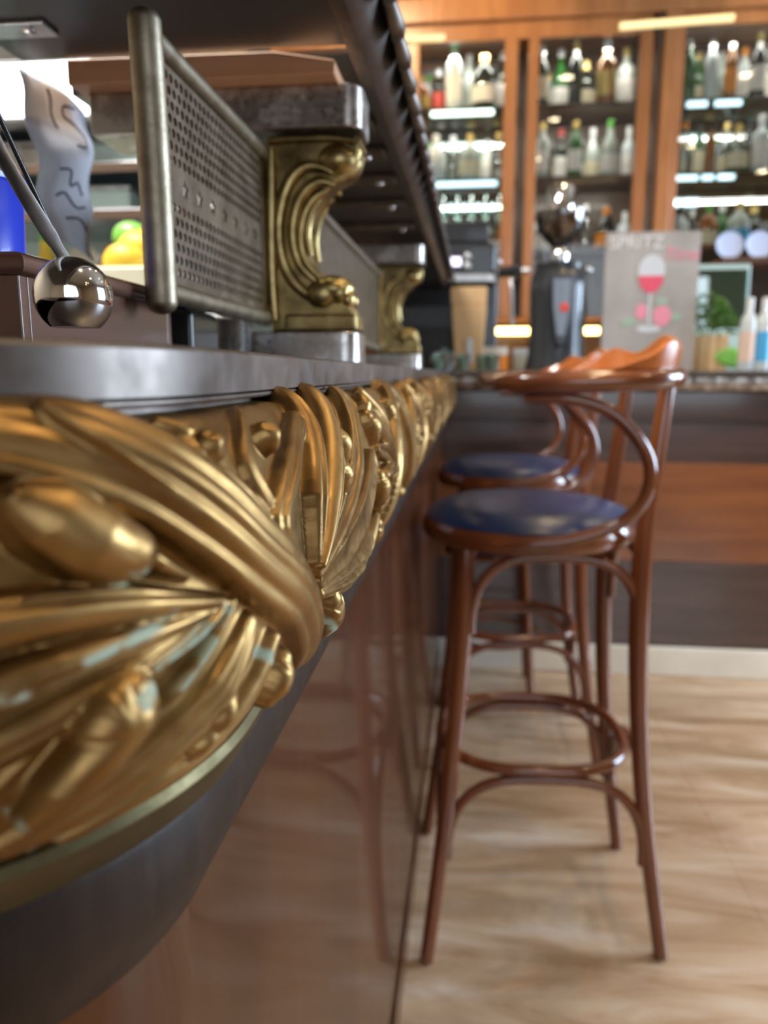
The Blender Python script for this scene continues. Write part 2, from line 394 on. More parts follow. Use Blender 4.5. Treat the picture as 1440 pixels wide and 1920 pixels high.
def extrude_profile(name, prof, mat, parent, s0, s1, step=.01, closed=True):
    """profile of (o, z) pairs swept along the counter path"""
    ss = np.r_[np.arange(s0, 0, step / 2), np.arange(0, s1, .05), s1]
    pr = np.array(prof + ([prof[0]] if closed else [])); V = np.zeros((len(ss), len(pr), 3))
    for j, (o_, z) in enumerate(pr):
        x, y, _, _ = path(ss, o_); V[:, j, 0] = x; V[:, j, 1] = y; V[:, j, 2] = H + z
    return gridmesh(name, V, len(ss), len(pr), mat, parent)
bar = thing('bar_counter', 'long bar with pewter top, embossed brass moulding and glossy mahogany front', 'bar counter')
SN, SF = -.48, YEND - YS - .054
def rnd(cx, cz, r, a0, a1, n=6):
    return [(cx + r * math.cos(math.radians(a0 + (a1 - a0) * i / n)), cz + r * math.sin(math.radians(a0 + (a1 - a0) * i / n))) for i in range(n + 1)]
# pewter top: slab with rounded nose, a thin bead under it
top_prof = [(-.40, .0085), (-.006, .0085)] + rnd(-.0025, .0063, .0022, 80, 0) + [(-.0003, -.0068), (-.0022, -.0072)] + rnd(-.0018, -.0085, .0012, 70, -70) + [(-.008, -.0100), (-.008, -.0125), (-.40, -.0125)]
extrude_profile('countertop', top_prof, M_pewter, bar, SN, SF + .015)
# ---- brass moulding: profile and embossed ornament
BP = [(-.010, -.0115), (.002, -.0135), (.010, -.022), (.016, -.036), (.020, -.055), (.0220, -.072), (.0215, -.088), (.0185, -.102), (.013, -.114), (.006, -.123)]
def bspl(p):
    return [(v.x, v.y) for v in spline([Vector((a, b, 0)) for a, b in p], 10)]
BPs = bspl(BP)
def base_at(s, t, prof, q):
    o = np.interp(t, q, prof[:, 0]); z = np.interp(t, q, prof[:, 1])
    do = np.gradient(prof[:, 0], q); dz = np.gradient(prof[:, 1], q)
    no = np.interp(t, q, -dz); nz = np.interp(t, q, do); l = np.hypot(no, nz); no /= l; nz /= l
    return o, z, no, nz
PR, PQ = resample(BPs, .0006); TMAX = PQ[-1]
def surf(s, t, h):
    o, z, no, nz = base_at(s, t, PR, PQ)
    x, y, cx, cy = path(s, o + no * h)
    return x, y, H + z + nz * h
_sg, _tg = np.meshgrid(np.arange(-.2, 1.6, .0022), np.linspace(0, TMAX, 110), indexing='ij')
_X, _Y, _Z = surf(_sg.ravel(), _tg.ravel(), .004)
_px, _py, _zc = proj(_X, _Y, _Z)
def p2st(x, y):
    d = (_px - x) ** 2 + (_py - y) ** 2 + _zc * 2.0
    i = int(np.argmin(d)); return float(_sg.ravel()[i]), float(_tg.ravel()[i])
# ornament strokes traced as (points, half width mm, height mm, profile)
STR = []   # each: pts(N,2) in (s,t) metres, w(N), h(N), base, kind, grooves, verdigris
def stroke(px, w, h, kind='leaf', gr=(), base=0., vg=0.):
    st = np.array([p2st(*p) for p in px]); n = 5
    sp = spline([Vector((a, b, 0)) for a, b in st], n); P_ = np.array([(v.x, v.y) for v in sp])
    u = np.linspace(0, len(px) - 1, len(P_))
    w = np.interp(u, np.linspace(0, len(px) - 1, len(w)), w) * .001; h = np.interp(u, np.linspace(0, len(px) - 1, len(h)), h) * .001
    STR.append((P_, w, h, base * .001, kind, gr, vg))
def ellpts(s_, t_, a, b, ang, h, base=0., vg=0., out=None):
    c, n = math.cos(math.radians(ang)), math.sin(math.radians(ang)); m = max(a, b); a_ = a * .001
    xs_ = np.linspace(-.8, .8, 7); P_ = np.array([(s_ + c * a_ * x, t_ + n * a_ * x) for x in xs_])
    w = b * .001 * np.sqrt(1 - xs_ ** 2 * .75); hh = h * .001 * np.sqrt(1 - xs_ ** 2 * .8)
    (STR if out is None else out).append((P_, w, hh, base * .001, 'blob', (), vg))
def blob(px, py, a, b, ang, h, base=0., vg=0.):
    s_, t_ = p2st(px, py); ellpts(s_, t_, a, b, ang, h, base)
# -- lower-left fan of leaves
stroke([(430, 1130), (250, 1130), (100, 1150), (-80, 1185)], [1.5, 5, 6.5, 7.5], [3, 7.5, 8.5, 8], 'leaf', (.45,), 1)
stroke([(420, 1135), (260, 1195), (110, 1250), (-60, 1320)], [1.5, 4, 5.5, 6.5], [3, 7, 7.5, 7], 'leaf', (-.4,), 0)
stroke([(400, 1160), (280, 1240), (130, 1330), (-40, 1420)], [1.5, 3.6, 5, 6.5], [2, 5.5, 6.5, 6], 'leaf', (-.2,), 0)
stroke([(435, 1125), (400, 1200), (340, 1290), (280, 1360)], [.9, 1.5, 1.8, 1.6], [6, 6, 5.5, 4], 'leaf', (), 0)
stroke([(428, 1128), (370, 1190), (300, 1250), (240, 1300)], [.8, 1.3, 1.5, 1.4], [5.5, 5.5, 5, 3], 'leaf', (), 0)
stroke([(480, 1170), (420, 1290), (320, 1410), (170, 1520), (20, 1610)], [4, 7, 7, 6, 4], [4, 6.5, 6, 5, 3], 'leaf', (-.45, .1, .5), 0)
stroke([(520, 1200), (480, 1300), (400, 1400), (280, 1490), (120, 1590)], [3, 4.5, 4, 3.5, 2.5], [5, 5, 5, 4.5, 3], 'leaf', (0,), 0)
stroke([(120, 1380), (60, 1440), (-60, 1560)], [3, 4, 5], [3, 3.5, 3.5], 'leaf', (0,), 0)
# -- bud with long body, lower left
blob(212, 1345, 7, 8.8, 130, 10.5, 4)
stroke([(225, 1340), (170, 1400), (110, 1470), (40, 1530)], [7.2, 7.4, 6.0, 2.4], [10.5, 10.5, 9, 5.5], 'bud', (), 4)
# -- great strap crossing down to the lower edge
stroke([(-140, 790), (0, 803), (150, 838), (290, 892), (400, 968), (500, 1062), (568, 1150), (604, 1240)], [12.5, 13, 13.5, 13.5, 13.5, 13, 12.5, 11], [7, 8, 9.5, 10.5, 11, 11, 10, 8], 'strap', (-.42, .12, .6), 1.5)
stroke([(60, 800), (160, 850), (300, 930)], [1.3, 1.6, .8], [12, 13, 10], 'leaf', (), 1.5)
# -- large bud at the left under the strap
stroke([(222, 1038), (165, 1022), (90, 985), (20, 948)], [7.6, 9.4, 9.0, 4.5], [10.5, 13, 12.5, 8.5], 'bud', (), 3)
stroke([(262, 1030), (300, 1055), (365, 1082)], [3.4, 3.0, 1.0], [8, 7, 3], 'bud', (), 1)
# -- top band leaves and buds
blob(392, 838, 3, 4.6, 60, 7, 2); blob(376, 850, 4, 5.5, 70, 3.5, 1)
blob(500, 822, 3.5, 5.0, 60, 7.5, 2)
stroke([(300, 775), (350, 800), (400, 800)], [2, 3, 2], [3, 4.5, 3], 'leaf', (), 0)
stroke([(450, 765), (470, 850), (500, 930), (540, 990)], [3, 4, 4, 3], [4, 5, 5, 4], 'leaf', (0,), 0)
stroke([(430, 880), (470, 920), (520, 990)], [2.5, 3.5, 3], [3, 4.5, 4], 'leaf', (), 0)
def sst(pts, w, h, kind, gr=(), base=1.):
    sp = spline([Vector((a, b * TMAX, 0)) for a, b in pts], 6); P_ = np.array([(v.x, v.y) for v in sp])
    w = np.interp(np.linspace(0, 1, len(P_)), np.linspace(0, 1, len(w)), w) * .001; h = np.interp(np.linspace(0, 1, len(P_)), np.linspace(0, 1, len(h)), h) * .001
    STR.append((P_, w, h, base * .001, kind, gr, 0))
def sbl(s_, t_, r_, h_, base=1.):
    ellpts(s_, t_ * TMAX, r_ * 1.2, r_, 60, h_ * .9, base)
stroke([(575, 1060), (520, 990), (540, 900), (560, 790)], [2, 5.5, 6.5, 6], [5, 8, 8.5, 6], 'leaf', (-.35, .3), 0)
sst([(.045, .60), (.055, .42), (.078, .22), (.090, .07)], [2, 7, 8, 7], [5, 9, 9, 6], 'leaf', (-.3, .35))
sst([(.050, .62), (.085, .44), (.118, .24), (.140, .08)], [2, 7, 8, 8], [6, 10, 10, 7], 'leaf', (.1,))
sst([(.052, .64), (.11, .52), (.162, .38), (.205, .15)], [3, 9, 11, 10], [6, 11, 12, 9], 'rim', (.3,))
sst([(.055, .68), (.11, .66), (.17, .60), (.230, .45)], [3, 9, 12, 8], [6, 11, 12, 9], 'rim', ())
sst([(.055, .72), (.11, .78), (.16, .82), (.215, .80)], [3, 8, 10, 6], [5, 10, 11, 8], 'leaf', (.3, -.3))
sbl(.108, .40, 8, 12, 2); sbl(.128, .30, 7, 11, 2); sbl(.088, .86, 9, 12, 3); sbl(.125, .92, 8, 9, 1)
sbl(.250, .60, 9, 12, 2); sbl(.255, .30, 8, 11, 2); sbl(.265, .85, 8, 10, 2)
sst([(.19, .95), (.225, .86), (.25, .75)], [5, 7, 5], [7, 9, 6], 'leaf', (0,))
blob(520, 1270, 8, 6, 110, 9, 1); blob(418, 1338, 6, 4, 120, 7, 1); blob(385, 1385, 5, 3.6, 140, 6, 1)
# narrow verdigris streaks lying in the grooves of the lower fan
VG = [([(330, 1150), (250, 1190), (160, 1240)], 1.2), ([(415, 1150), (350, 1220), (240, 1300)], 1.7), ([(425, 1160), (370, 1260), (285, 1350)], 1.6), ([(0, 1310), (60, 1290)], 1.3), ([(215, 1090), (250, 1082)], 1.6),
      ([(140, 1570), (60, 1620)], .9), ([(20, 1525), (70, 1560)], 1.0), ([(395, 1390), (380, 1400)], 1.6), ([(600, 1130), (606, 1180)], 1.6), ([(500, 1225), (515, 1245)], 1.6)]
def seg_eval(S_, T_, P_, w, h):
    """nearest point on a polyline: signed distance / width and interpolated values"""
    best = np.full(S_.shape, 1e9); U = np.full(S_.shape, 9.); Hh = np.zeros(S_.shape); Al = np.zeros(S_.shape)
    L = len(P_)
    for k in range(L - 1):
        a, b = P_[k], P_[k + 1]; d = b - a; l2 = d @ d + 1e-14
        tt = ((S_ - a[0]) * d[0] + (T_ - a[1]) * d[1]) / l2; tc = np.clip(tt, 0, 1)
        ex = S_ - (a[0] + d[0] * tc); ey = T_ - (a[1] + d[1] * tc); dist = np.hypot(ex, ey)
        ww = w[k] + (w[k + 1] - w[k]) * tc; q = dist / ww
        sg = np.sign(ex * -d[1] + ey * d[0])
        m = q < best
        best = np.where(m, q, best); U = np.where(m, q * sg, U); Hh = np.where(m, h[k] + (h[k + 1] - h[k]) * tc, Hh); Al = np.where(m, (k + tc) / (L - 1), Al)
    return best, U, Hh, Al
def relief(sv, tv, strokes):
    S_, T_ = np.meshgrid(sv, tv, indexing='ij'); Z = np.zeros(S_.shape)
    for (P_, w, h, base, kind, gr, vg) in strokes:
        wm = w.max() * 1.15
        i0, i1 = np.searchsorted(sv, [P_[:, 0].min() - wm, P_[:, 0].max() + wm]); j0, j1 = np.searchsorted(tv, [P_[:, 1].min() - wm, P_[:, 1].max() + wm])
        if i1 <= i0 or j1 <= j0: continue
        s_, t_ = S_[i0:i1, j0:j1], T_[i0:i1, j0:j1]
        q, U, Hh, Al = seg_eval(s_, t_, P_, w, h); ins = np.clip(1 - q * q, 0, 1)
        if kind in ('blob', 'bud'): hh = Hh * np.sqrt(ins)
        elif kind == 'strap': hh = Hh * (ins ** .28) * (.93 + .07 * np.cos(U * 5))
        elif kind == 'rim': hh = Hh * (ins ** .25) * (.50 + .50 * np.clip(np.abs(U), 0, 1) ** 2.2)
        else: hh = Hh * (ins ** .5)
        wav = 1 + .15 * np.sin(Al * 9 + P_[0, 0] * 300)
        for g in gr: hh = hh - Hh * (.13 if kind == 'strap' else .30) * wav * np.exp(-((U - g) / .11) ** 2) * (ins > 0) * np.sin(np.clip(Al, 0.02, .98) * PI) ** .5
        hh = np.where(ins > 0, np.maximum(hh, 0) + base * np.clip(ins * 6, 0, 1), 0)
        Z[i0:i1, j0:j1] = np.maximum(Z[i0:i1, j0:j1], hh)
    return Z
def blur(Z, n):
    for _ in range(n):
        P_ = np.pad(Z, 1, mode='edge'); Z = (P_[:-2, 1:-1] + P_[2:, 1:-1] + P_[1:-1, :-2] + P_[1:-1, 2:] + 4 * Z) / 8
    return Z
def smoothnoise(sv, tv, sc, seed):
    r = np.random.RandomState(seed); a = np.zeros((len(sv), len(tv)))
    for k in range(10):
        fx, fy, ph = r.normal(0, 1, 3); a += np.sin((sv[:, None] * fx + tv[None, :] * fy) / sc * 2 + ph * 9)
    return a / 10
# further along the bar the same sprays repeat: clusters of leaves, buds and crossing straps
FARS = []
def cluster(s0, seed, flip):
    r = random.Random(seed); tm = TMAX
    def q(ds, t): return (s0 + ds * flip, t * tm)
    def add(pts, w, h, kind, gr=(), base=1.):
        sp = spline([Vector((a, b, 0)) for a, b in pts], 4); P_ = np.array([(v.x, v.y) for v in sp])
        w = np.interp(np.linspace(0, 1, len(P_)), np.linspace(0, 1, len(w)), w) * .001; h = np.interp(np.linspace(0, 1, len(P_)), np.linspace(0, 1, len(h)), h) * .001
        FARS.append((P_, w, h, base * .001, kind, gr, 0))
    add([q(-.10, .06), q(-.05, .25), q(-.01, .55), q(.01, .98)], [8, 10, 10, 8], [7, 9, 10, 7], 'strap', (0, .5))
    for k in range(5):
        a = (k - 2) * .35 + r.uniform(-.1, .1)
        add([q(.0, .62), q(.04 * math.cos(a) + .01, .62 - .28 * math.sin(a + .9)), q(.085 * math.cos(a) + .01, .62 - .50 * math.sin(a + .8))], [2, 7, 4], [6, 9, 7], 'rim' if k % 2 else 'leaf', (.2,))
    for k in range(7):
        x, t = r.uniform(-.09, .1), r.uniform(.12, .92); b = r.uniform(5, 8)
        c_ = q(x, t); ellpts(c_[0], c_[1], b * 1.2, b, r.uniform(0, 180), 8, 1.5, out=FARS)
for k, s0 in enumerate(np.arange(.36, 2.5, .17)): cluster(s0, 50 + k, 1 if k % 2 else -1)
svn = np.arange(-.20, .30, .00055); tvn = np.linspace(0, TMAX, 270)
svf = np.arange(.30 - .00055, SF, .0016); tvf = tvn
svc = np.arange(SN, -.199, .004)
ALLS = STR + FARS
def relief_part(sv, tv, nb):
    Z = relief(sv, tv, ALLS)
    Z += .0008 * smoothnoise(sv, tv, .02, 3) + .00015 * smoothnoise(sv, tv, .008, 5)
    fade = np.clip(tv / .006, 0, 1) * np.clip((TMAX - tv) / .008, 0, 1)
    Z = blur(Z, nb) * fade[None, :]
    vg = np.zeros(Z.shape)
    S_, T_ = np.meshgrid(sv, tv, indexing='ij')
    for pts, w in VG:
        P_ = np.array([p2st(*p) for p in pts]); n = len(P_)
        q, _, _, _ = seg_eval(S_, T_, P_, np.full(n, w * .001), np.ones(n)); vg = np.maximum(vg, np.clip(1.5 - q, 0, 1))
    s2, t2 = S_.ravel(), T_.ravel(); x, y, z = surf(s2, t2, Z.ravel())
    return np.stack([x, y, z], 1).reshape(len(sv), len(tv), 3), vg
Vn, vgn = relief_part(svn, tvn, 2); Vf, vgf = relief_part(svf, tvf, 1); Vc, vgc = relief_part(svc, tvf, 1)
Vc[-1] = Vn[0]; Vf[0] = Vn[-1]
V = np.concatenate([Vc[:-1], Vn, Vf[1:]]); vg = np.concatenate([vgc[:-1], vgn, vgf[1:]])
gridmesh('brass_moulding', V, V.shape[0], V.shape[1], M_brass, bar, vg)
extrude_profile('brass_band', [(.000, -.120), (.0085, -.1215), (.0100, -.1245), (.004, -.137), (-.004, -.1425), (-.03, -.1425), (-.03, -.120)], M_brassband, bar, SN, SF)
wp = bspl([(-.006, -.1400), (-.003, -.1440), (-.0015, -.155), (-.0025, -.165), (-.0055, -.176), (-.0105, -.186), (-.0135, -.193)]) + [(-.030, -.193), (-.030, -.140)]
extrude_profile('wood_moulding', wp, M_darkwood, bar, SN, SF)
PO = -.1028 - RX
extrude_profile('front_panel', [(PO, -.19), (PO, -.97), (PO - .02, -.97), (PO - .02, -.19)], M_panel, bar, SN, SF)
extrude_profile('plinth', [(PO + .004, -.965), (PO + .004, -1.05), (PO - .03, -1.05), (PO - .03, -.965)], M_panel, bar, SN, SF)
extrude_profile('body', [(-.035, -.012), (-.035, -1.045), (-.09, -1.045), (-.09, -.012)], M_darkwood, bar, SN, SF)

# ------------------------------------------------------------------ raised shelf over the bar, its brackets and guards
CT = H + .0085                                   # height of the counter surface
BY = .836
def bp_(px, py): p = at(px, py, Y=BY); return p
ZB = H + .312                                    # underside of the shelf board
shelf = thing('raised_bar_shelf', 'raised shelf over the bar with black underside and scalloped pewter edge', 'shelf', (0, 0, 0))
YE = 2.88
bx(-.462, -.125, -.25, .80, ZB, ZB + .03).build('board', M_board, shelf)
bx(-.462, -.125, .90, YE, ZB, ZB + .03).build('board', M_board, shelf)
# pewter edge: a flat inner strip and an outward moulded lip with scallops
tr = MB(); ys = np.arange(-.25, YE, .005); prof = [(-.128, -.004), (-.112, -.010), (-.104, -.006), (-.098, .002), (-.094, .010), (-.090, .020), (-.090, .036), (-.128, .036)]
vs = [(x, y, ZB + z) for y in ys for x, z in prof]; n = len(prof)
fs = [(i * n + k, i * n + (k + 1) % n, (i + 1) * n + (k + 1) % n, (i + 1) * n + k) for i in range(len(ys) - 1) for k in range(n)]
tr.add(vs, fs, True).build('edge_moulding', M_pewter, shelf)
sc = MB(); per = .075; rows = [(0, 0), (.2, .003), (.45, .0055), (.7, .007), (.9, .0065), (1, .0045), (1.0, .002), (.5, .001)]
vs = []
ys = np.arange(-.25, YE, .0025)
for y in ys:
    ph = (y / per) % 1; lobe = abs(math.sin(PI * ph)) ** .6
    for a, b in rows:
        zz = .036 - a * (.012 + .026 * lobe); vs.append((-.090 + .002 + b * (.6 + 2.0 * lobe), y, ZB + zz))
n = len(rows)
fs = [(i * n + k, i * n + (k + 1) % n, (i + 1) * n + (k + 1) % n, (i + 1) * n + k) for i in range(len(ys) - 1) for k in range(n)]
sc.add(vs, fs, True).build('scalloped_rim', M_pewter, shelf)
for i, y in enumerate((1.0, 1.13, 1.28, 1.46, 1.68)):
    cr = bx(-.46, -.13, y, y + .035, ZB - .012, ZB).build('cross_bar', M_plate, shelf, bevel=.002)
    MB().ell((-.155, y + .012, ZB - .014), (.006, .006, .004), 12, 8).build('screw', M_chrome, cr)
hc = at(30, 48, Z=ZB)
hp = bx(hc.x - .03, hc.x + .032, hc.y - .012, hc.y + .018, ZB - .004, ZB).build('hinge_plate', M_steel, shelf, bevel=.001)
hp.location.z = 0
MB().ell((hc.x + .012, hc.y, ZB - .005), (.006, .006, .003), 12, 8).build('screw', M_chrome, hp)
# orange raw-wood cross beam resting on the bracket cap
tag(MB().prism([(-.415, H + .287), (-.30, H + .287), (-.14, H + .287), (-.14, H + .300), (-.20, H + .310), (-.415, H + .3115)], .800, .895).build('wood_spacer', M_orangewood, org=(-.3, .85, H + .282), bevel=.002),
    'raw orange wood plank wedged between the near bracket cap and the shelf', 'plank')

def make_bracket():
    r = thing('shelf_bracket', 'nearer gilded scroll bracket on a pewter plinth, joined to the pierced plate', 'bracket', (-.17, BY, CT), group=None)
    org = Vector((-.17, BY, CT)); W2 = .05
    def L(px, py, dy=0): p = bp_(px, py); return Vector((p.x, BY + dy, p.z)) - org
    # plinth and cap slabs with rounded plan
    def slab(x0, x1, z0, z1, y0, y1, rr, fl, name, mat):
        pl = [(x0, y0), (x1 - rr, y0)] + [(x1 - rr + rr * math.sin(a), y0 + rr - rr * math.cos(a)) for a in np.linspace(.2, PI / 2, 6)] + [(x1, y1 - rr)] + [(x1 - rr + rr * math.cos(a), y1 - rr + rr * math.sin(a)) for a in np.linspace(.2, PI / 2, 6)] + [(x0, y1)]
        return MB().prism(pl, z0, z1, 'xy').build(name, mat, r, bevel=.0025, seg=3)
    zc0 = L(600, 246).z; zc1 = L(600, 172).z
    slab(-.235, .052, zc0, zc1 + .004, -.012, W2 + .014, .018, 0, 'cap', M_pewter2)
    slab(-.230, .058, zc1 + .004, .312 - .0085 - .002, -.002, W2 + .004, .012, 0, 'upper_fillet', M_plate) if False else None
    slab(-.100, .047, 0, L(600, 622).z, -.010, W2 + .012, .018, 0, 'plinth', M_pewter2)
    out = [(497, 262), (560, 256), (625, 254), (668, 262), (675, 280), (668, 305), (648, 330), (625, 342), (592, 376), (572, 425), (572, 470), (590, 508), (612, 520), (642, 528), (657, 548), (652, 566), (666, 584), (668, 622), (506, 622), (502, 560), (498, 470), (494, 380)]
    pol = [(L(a, b).x, L(a, b).z) for a, b in out]
    # recessed core, then everything raised on both faces
    MB().prism(pol, .006, W2 - .006).build('scroll_body', M_brass2, r, bevel=.004, seg=3)
    def tb(pp, rad, dy, fl=1.0):
        pts = spline([L(a, b, dy) for a, b in pp], 6); rr = np.interp(np.linspace(0, 1, len(pts)), np.linspace(0, 1, len(rad)), rad) * .00058
        return pts, list(rr)
    for side, dy in ((0, .006), (1, W2 - .006)):
        a = MB(); p, q = tb([(622, 322), (600, 312), (572, 310), (548, 328), (529, 368), (520, 425), (527, 485), (550, 530), (585, 556), (612, 552)], [6, 9, 12, 13, 13, 12, 12, 12, 10, 6], dy)
        a.tube(p, q, 12, flat=1)
        p, q = tb([(505, 275), (506, 340), (506, 430), (508, 520), (514, 600)], [10, 12, 12, 12, 10], dy); a.tube(p, q, 10)
        a.build('outer_scroll', M_brass2, r)
        b = MB()
        for pp, rd in (([(626, 346), (598, 340), (570, 358), (552, 395), (547, 445), (560, 495), (590, 526)], [4, 11, 13, 12, 11, 9, 5]),
                       ([(612, 356), (588, 370), (570, 400), (562, 445), (572, 490), (598, 520)], [3, 9, 10, 9, 8, 4]),
                       ([(600, 372), (582, 400), (575, 440), (582, 480)], [3, 7, 7, 4])):
            p, q = tb(pp, rd, dy - .002 + .004 * side); b.tube(p, q, 10)
        b.build('acanthus_leaf', M_brass2, r)
        e = MB(); c = L(600, 550, dy); e.ell(c, (.017, .011, .015), 18, 12); e.ell(L(632, 548, dy + .003 * (1 - 2 * side)), (.012, .010, .012), 16, 10); e.ell(L(650, 560, dy + .006 * (1 - 2 * side)), (.008, .010, .010), 14, 10)
        e.build('bottom_volute', M_brass2, r)
    t = MB(); c = L(628, 296, W2 / 2); t.ell(c, (.026, .029, .021), 24, 14)
    p, q = tb([(500, 262), (560, 258), (620, 257), (664, 262)], [6, 7, 7, 6], 0.004); t.tube(p, q, 10)
    p, q = tb([(500, 262), (560, 258), (620, 257), (664, 262)], [6, 7, 7, 6], W2 - .004); t.tube(p, q, 10)
    t.tube([L(667, 262, .002), L(668, 262, W2 - .002)], .0042, 10)
    t.build('top_volute', M_brass2, r)
    m = MB(); c = L(615, 540, W2 / 2); m.ell(c, (.026, .028, .016), 24, 14); m.build('bottom_roll', M_brass2, r)
    bx(L(520, 0).x, L(666, 0).x, -.002, W2 + .002, L(600, 622).z, L(600, 588).z).build('foot_block', M_brass2, r, bevel=.004, seg=3)
    return r
br1 = make_bracket()
br2 = dup(br1, (-.17, BY + .985, CT), label='gilded scroll bracket farther along the bar, blurred, near the coffee machine')
# --- guard plates
GX = -.2224
def hole_cell(bm, y0, y1, z0, z1, pts):
    """rectangular cell of sheet around a hole outline"""
    cy, cz = (y0 + y1) / 2, (z0 + z1) / 2; n = len(pts); o_ = []
    for (a, b) in pts:
        dy_, dz_ = a - cy, b - cz; k = min((y1 - y0) / 2 / max(abs(dy_), 1e-6), (z1 - z0) / 2 / max(abs(dz_), 1e-6)); o_.append((cy + dy_ * k, cz + dz_ * k))
    corners = [(y0, z0), (y1, z0), (y1, z1), (y0, z1)]
    ang = lambda p: math.atan2(p[1] - cz, p[0] - cy)
    I = [bm.verts.new((0, a, b)) for a, b in pts]; O = [bm.verts.new((0, a, b)) for a, b in o_]; CO = [bm.verts.new((0, a, b)) for a, b in corners]
    for i in range(n):
        j = (i + 1) % n; bm.faces.new((I[i], I[j], O[j], O[i]))
        a0, a1 = ang(o_[i]), ang(o_[j]); d = (a1 - a0 + PI) % (2 * PI) - PI
        for k, c in enumerate(corners):
            e = (ang(c) - a0 + PI) % (2 * PI) - PI
            if min(0, d) + 1e-5 < e < max(0, d) - 1e-5: bm.faces.new((O[i], O[j], CO[k]))
def star(cx, cz, r): return [(cx + (r if i % 2 == 0 else r * .5) * math.sin(PI * i / 5 + .02), cz + (r if i % 2 == 0 else r * .5) * math.cos(PI * i / 5 + .02)) for i in range(10)]
def disc(cx, cz, r, n=8): return [(cx + r * 1.12 * math.sin(2 * PI * (i + .5) / n), cz + r * math.cos(2 * PI * (i + .5) / n)) for i in range(n)]
def quad(bm, y0, y1, z0, z1):
    if y1 - y0 > 1e-6: bm.faces.new([bm.verts.new((0, a, b)) for a, b in ((y0, z0), (y1, z0), (y1, z1), (y0, z1))])
GY0, GY1 = .545, BY + .002; GZ0, GZ1 = .062, .222
g = thing('guard_plate', 'pierced metal guard plate with rounded tube frame and star cut-outs beside the near bracket', 'guard', (GX, GY0, H))
gw = GY1 - GY0; gh = GZ1 - GZ0; bm = bmesh.new()
dz = .0092; dy = .0100; mg = .010; ncol = int((gw - 2 * mg - dy / 2) / dy); rows_lo, rows_hi = 6, 7; zlo = .008; zhi = gh - .008 - rows_hi * dz
quad(bm, 0, gw, 0, zlo); quad(bm, 0, gw, gh - .008, gh)
for k, z in enumerate([zlo + i * dz for i in range(rows_lo)] + [zhi + i * dz for i in range(rows_hi)]):
    a = mg + (dy / 2 if k % 2 else 0); quad(bm, 0, a, z, z + dz); quad(bm, a + ncol * dy, gw, z, z + dz)
    for i in range(ncol): hole_cell(bm, a + i * dy, a + (i + 1) * dy, z, z + dz, disc(a + (i + .5) * dy, z + dz / 2, .0033))
zm0, zm1 = zlo + rows_lo * dz, zhi; sw = .032; ns_ = int((gw - .012) / sw); quad(bm, 0, .006, zm0, zm1); quad(bm, .006 + ns_ * sw, gw, zm0, zm1)
for i in range(ns_): hole_cell(bm, .006 + i * sw, .006 + (i + 1) * sw, zm0, zm1, star(.006 + (i + .5) * sw, (zm0 + zm1) / 2, .0078))
bmesh.ops.recalc_face_normals(bm, faces=bm.faces)
me = bpy.data.meshes.new('pierced_sheet'); bm.to_mesh(me); bm.free(); me.materials.append(M_plate)
o = bpy.data.objects.new('pierced_sheet', me); COL.objects.link(o); o.parent = g; o.location = (0, 0, GZ0); sdp = o.modifiers.new('s', 'SOLIDIFY'); sdp.thickness = .0016; sdp.offset = 0
za, zb, tr_r = GZ0 - .012, GZ1 + .0085, .0112; pp = []; rr = []
for i in range(7): a = PI / 2 * i / 6; pp.append(Vector((0, 0, za - tr_r * .75 * math.cos(a)))); rr.append(max(.0012, tr_r * math.sin(a)))
for t in np.linspace(.05, .95, 12): pp.append(Vector((0, -.006 * t * t, za + (zb - za) * t))); rr.append(tr_r)
for i in range(7): a = PI / 2 * (1 - i / 6); pp.append(Vector((0, -.006, zb + tr_r * .75 * math.cos(a)))); rr.append(max(.0012, tr_r * math.sin(a)))
MB().tube(pp, rr, 22).build('front_tube', M_tube, g)
for nm, z in (('top_rail', GZ1 + .002), ('bottom_rail', GZ0 - .004)):
    MB().tube([(0, .004, z), (0, gw * .5, z), (0, gw - .008, z), (0, gw - .002, z)], [.0078, .0078, .0078, .005], 16).build(nm, M_tube, g)
def plain_guard(y0, y1, label):
    q = thing('guard_plate', label, 'guard', (GX, y0, H)); w = y1 - y0
    bx(-.0008, .0008, .005, w - .005, GZ0, GZ1).build('sheet', M_plate, q)
    for nm, z in (('top_rail', GZ1 + .002), ('bottom_rail', GZ0 - .004)):
        MB().tube([(0, 0, z), (0, w, z)], .0078, 14).build(nm, M_tube, q)
    return q
plain_guard(BY + .052, BY + .983, 'plain brown metal guard plate running between the two gilded brackets')

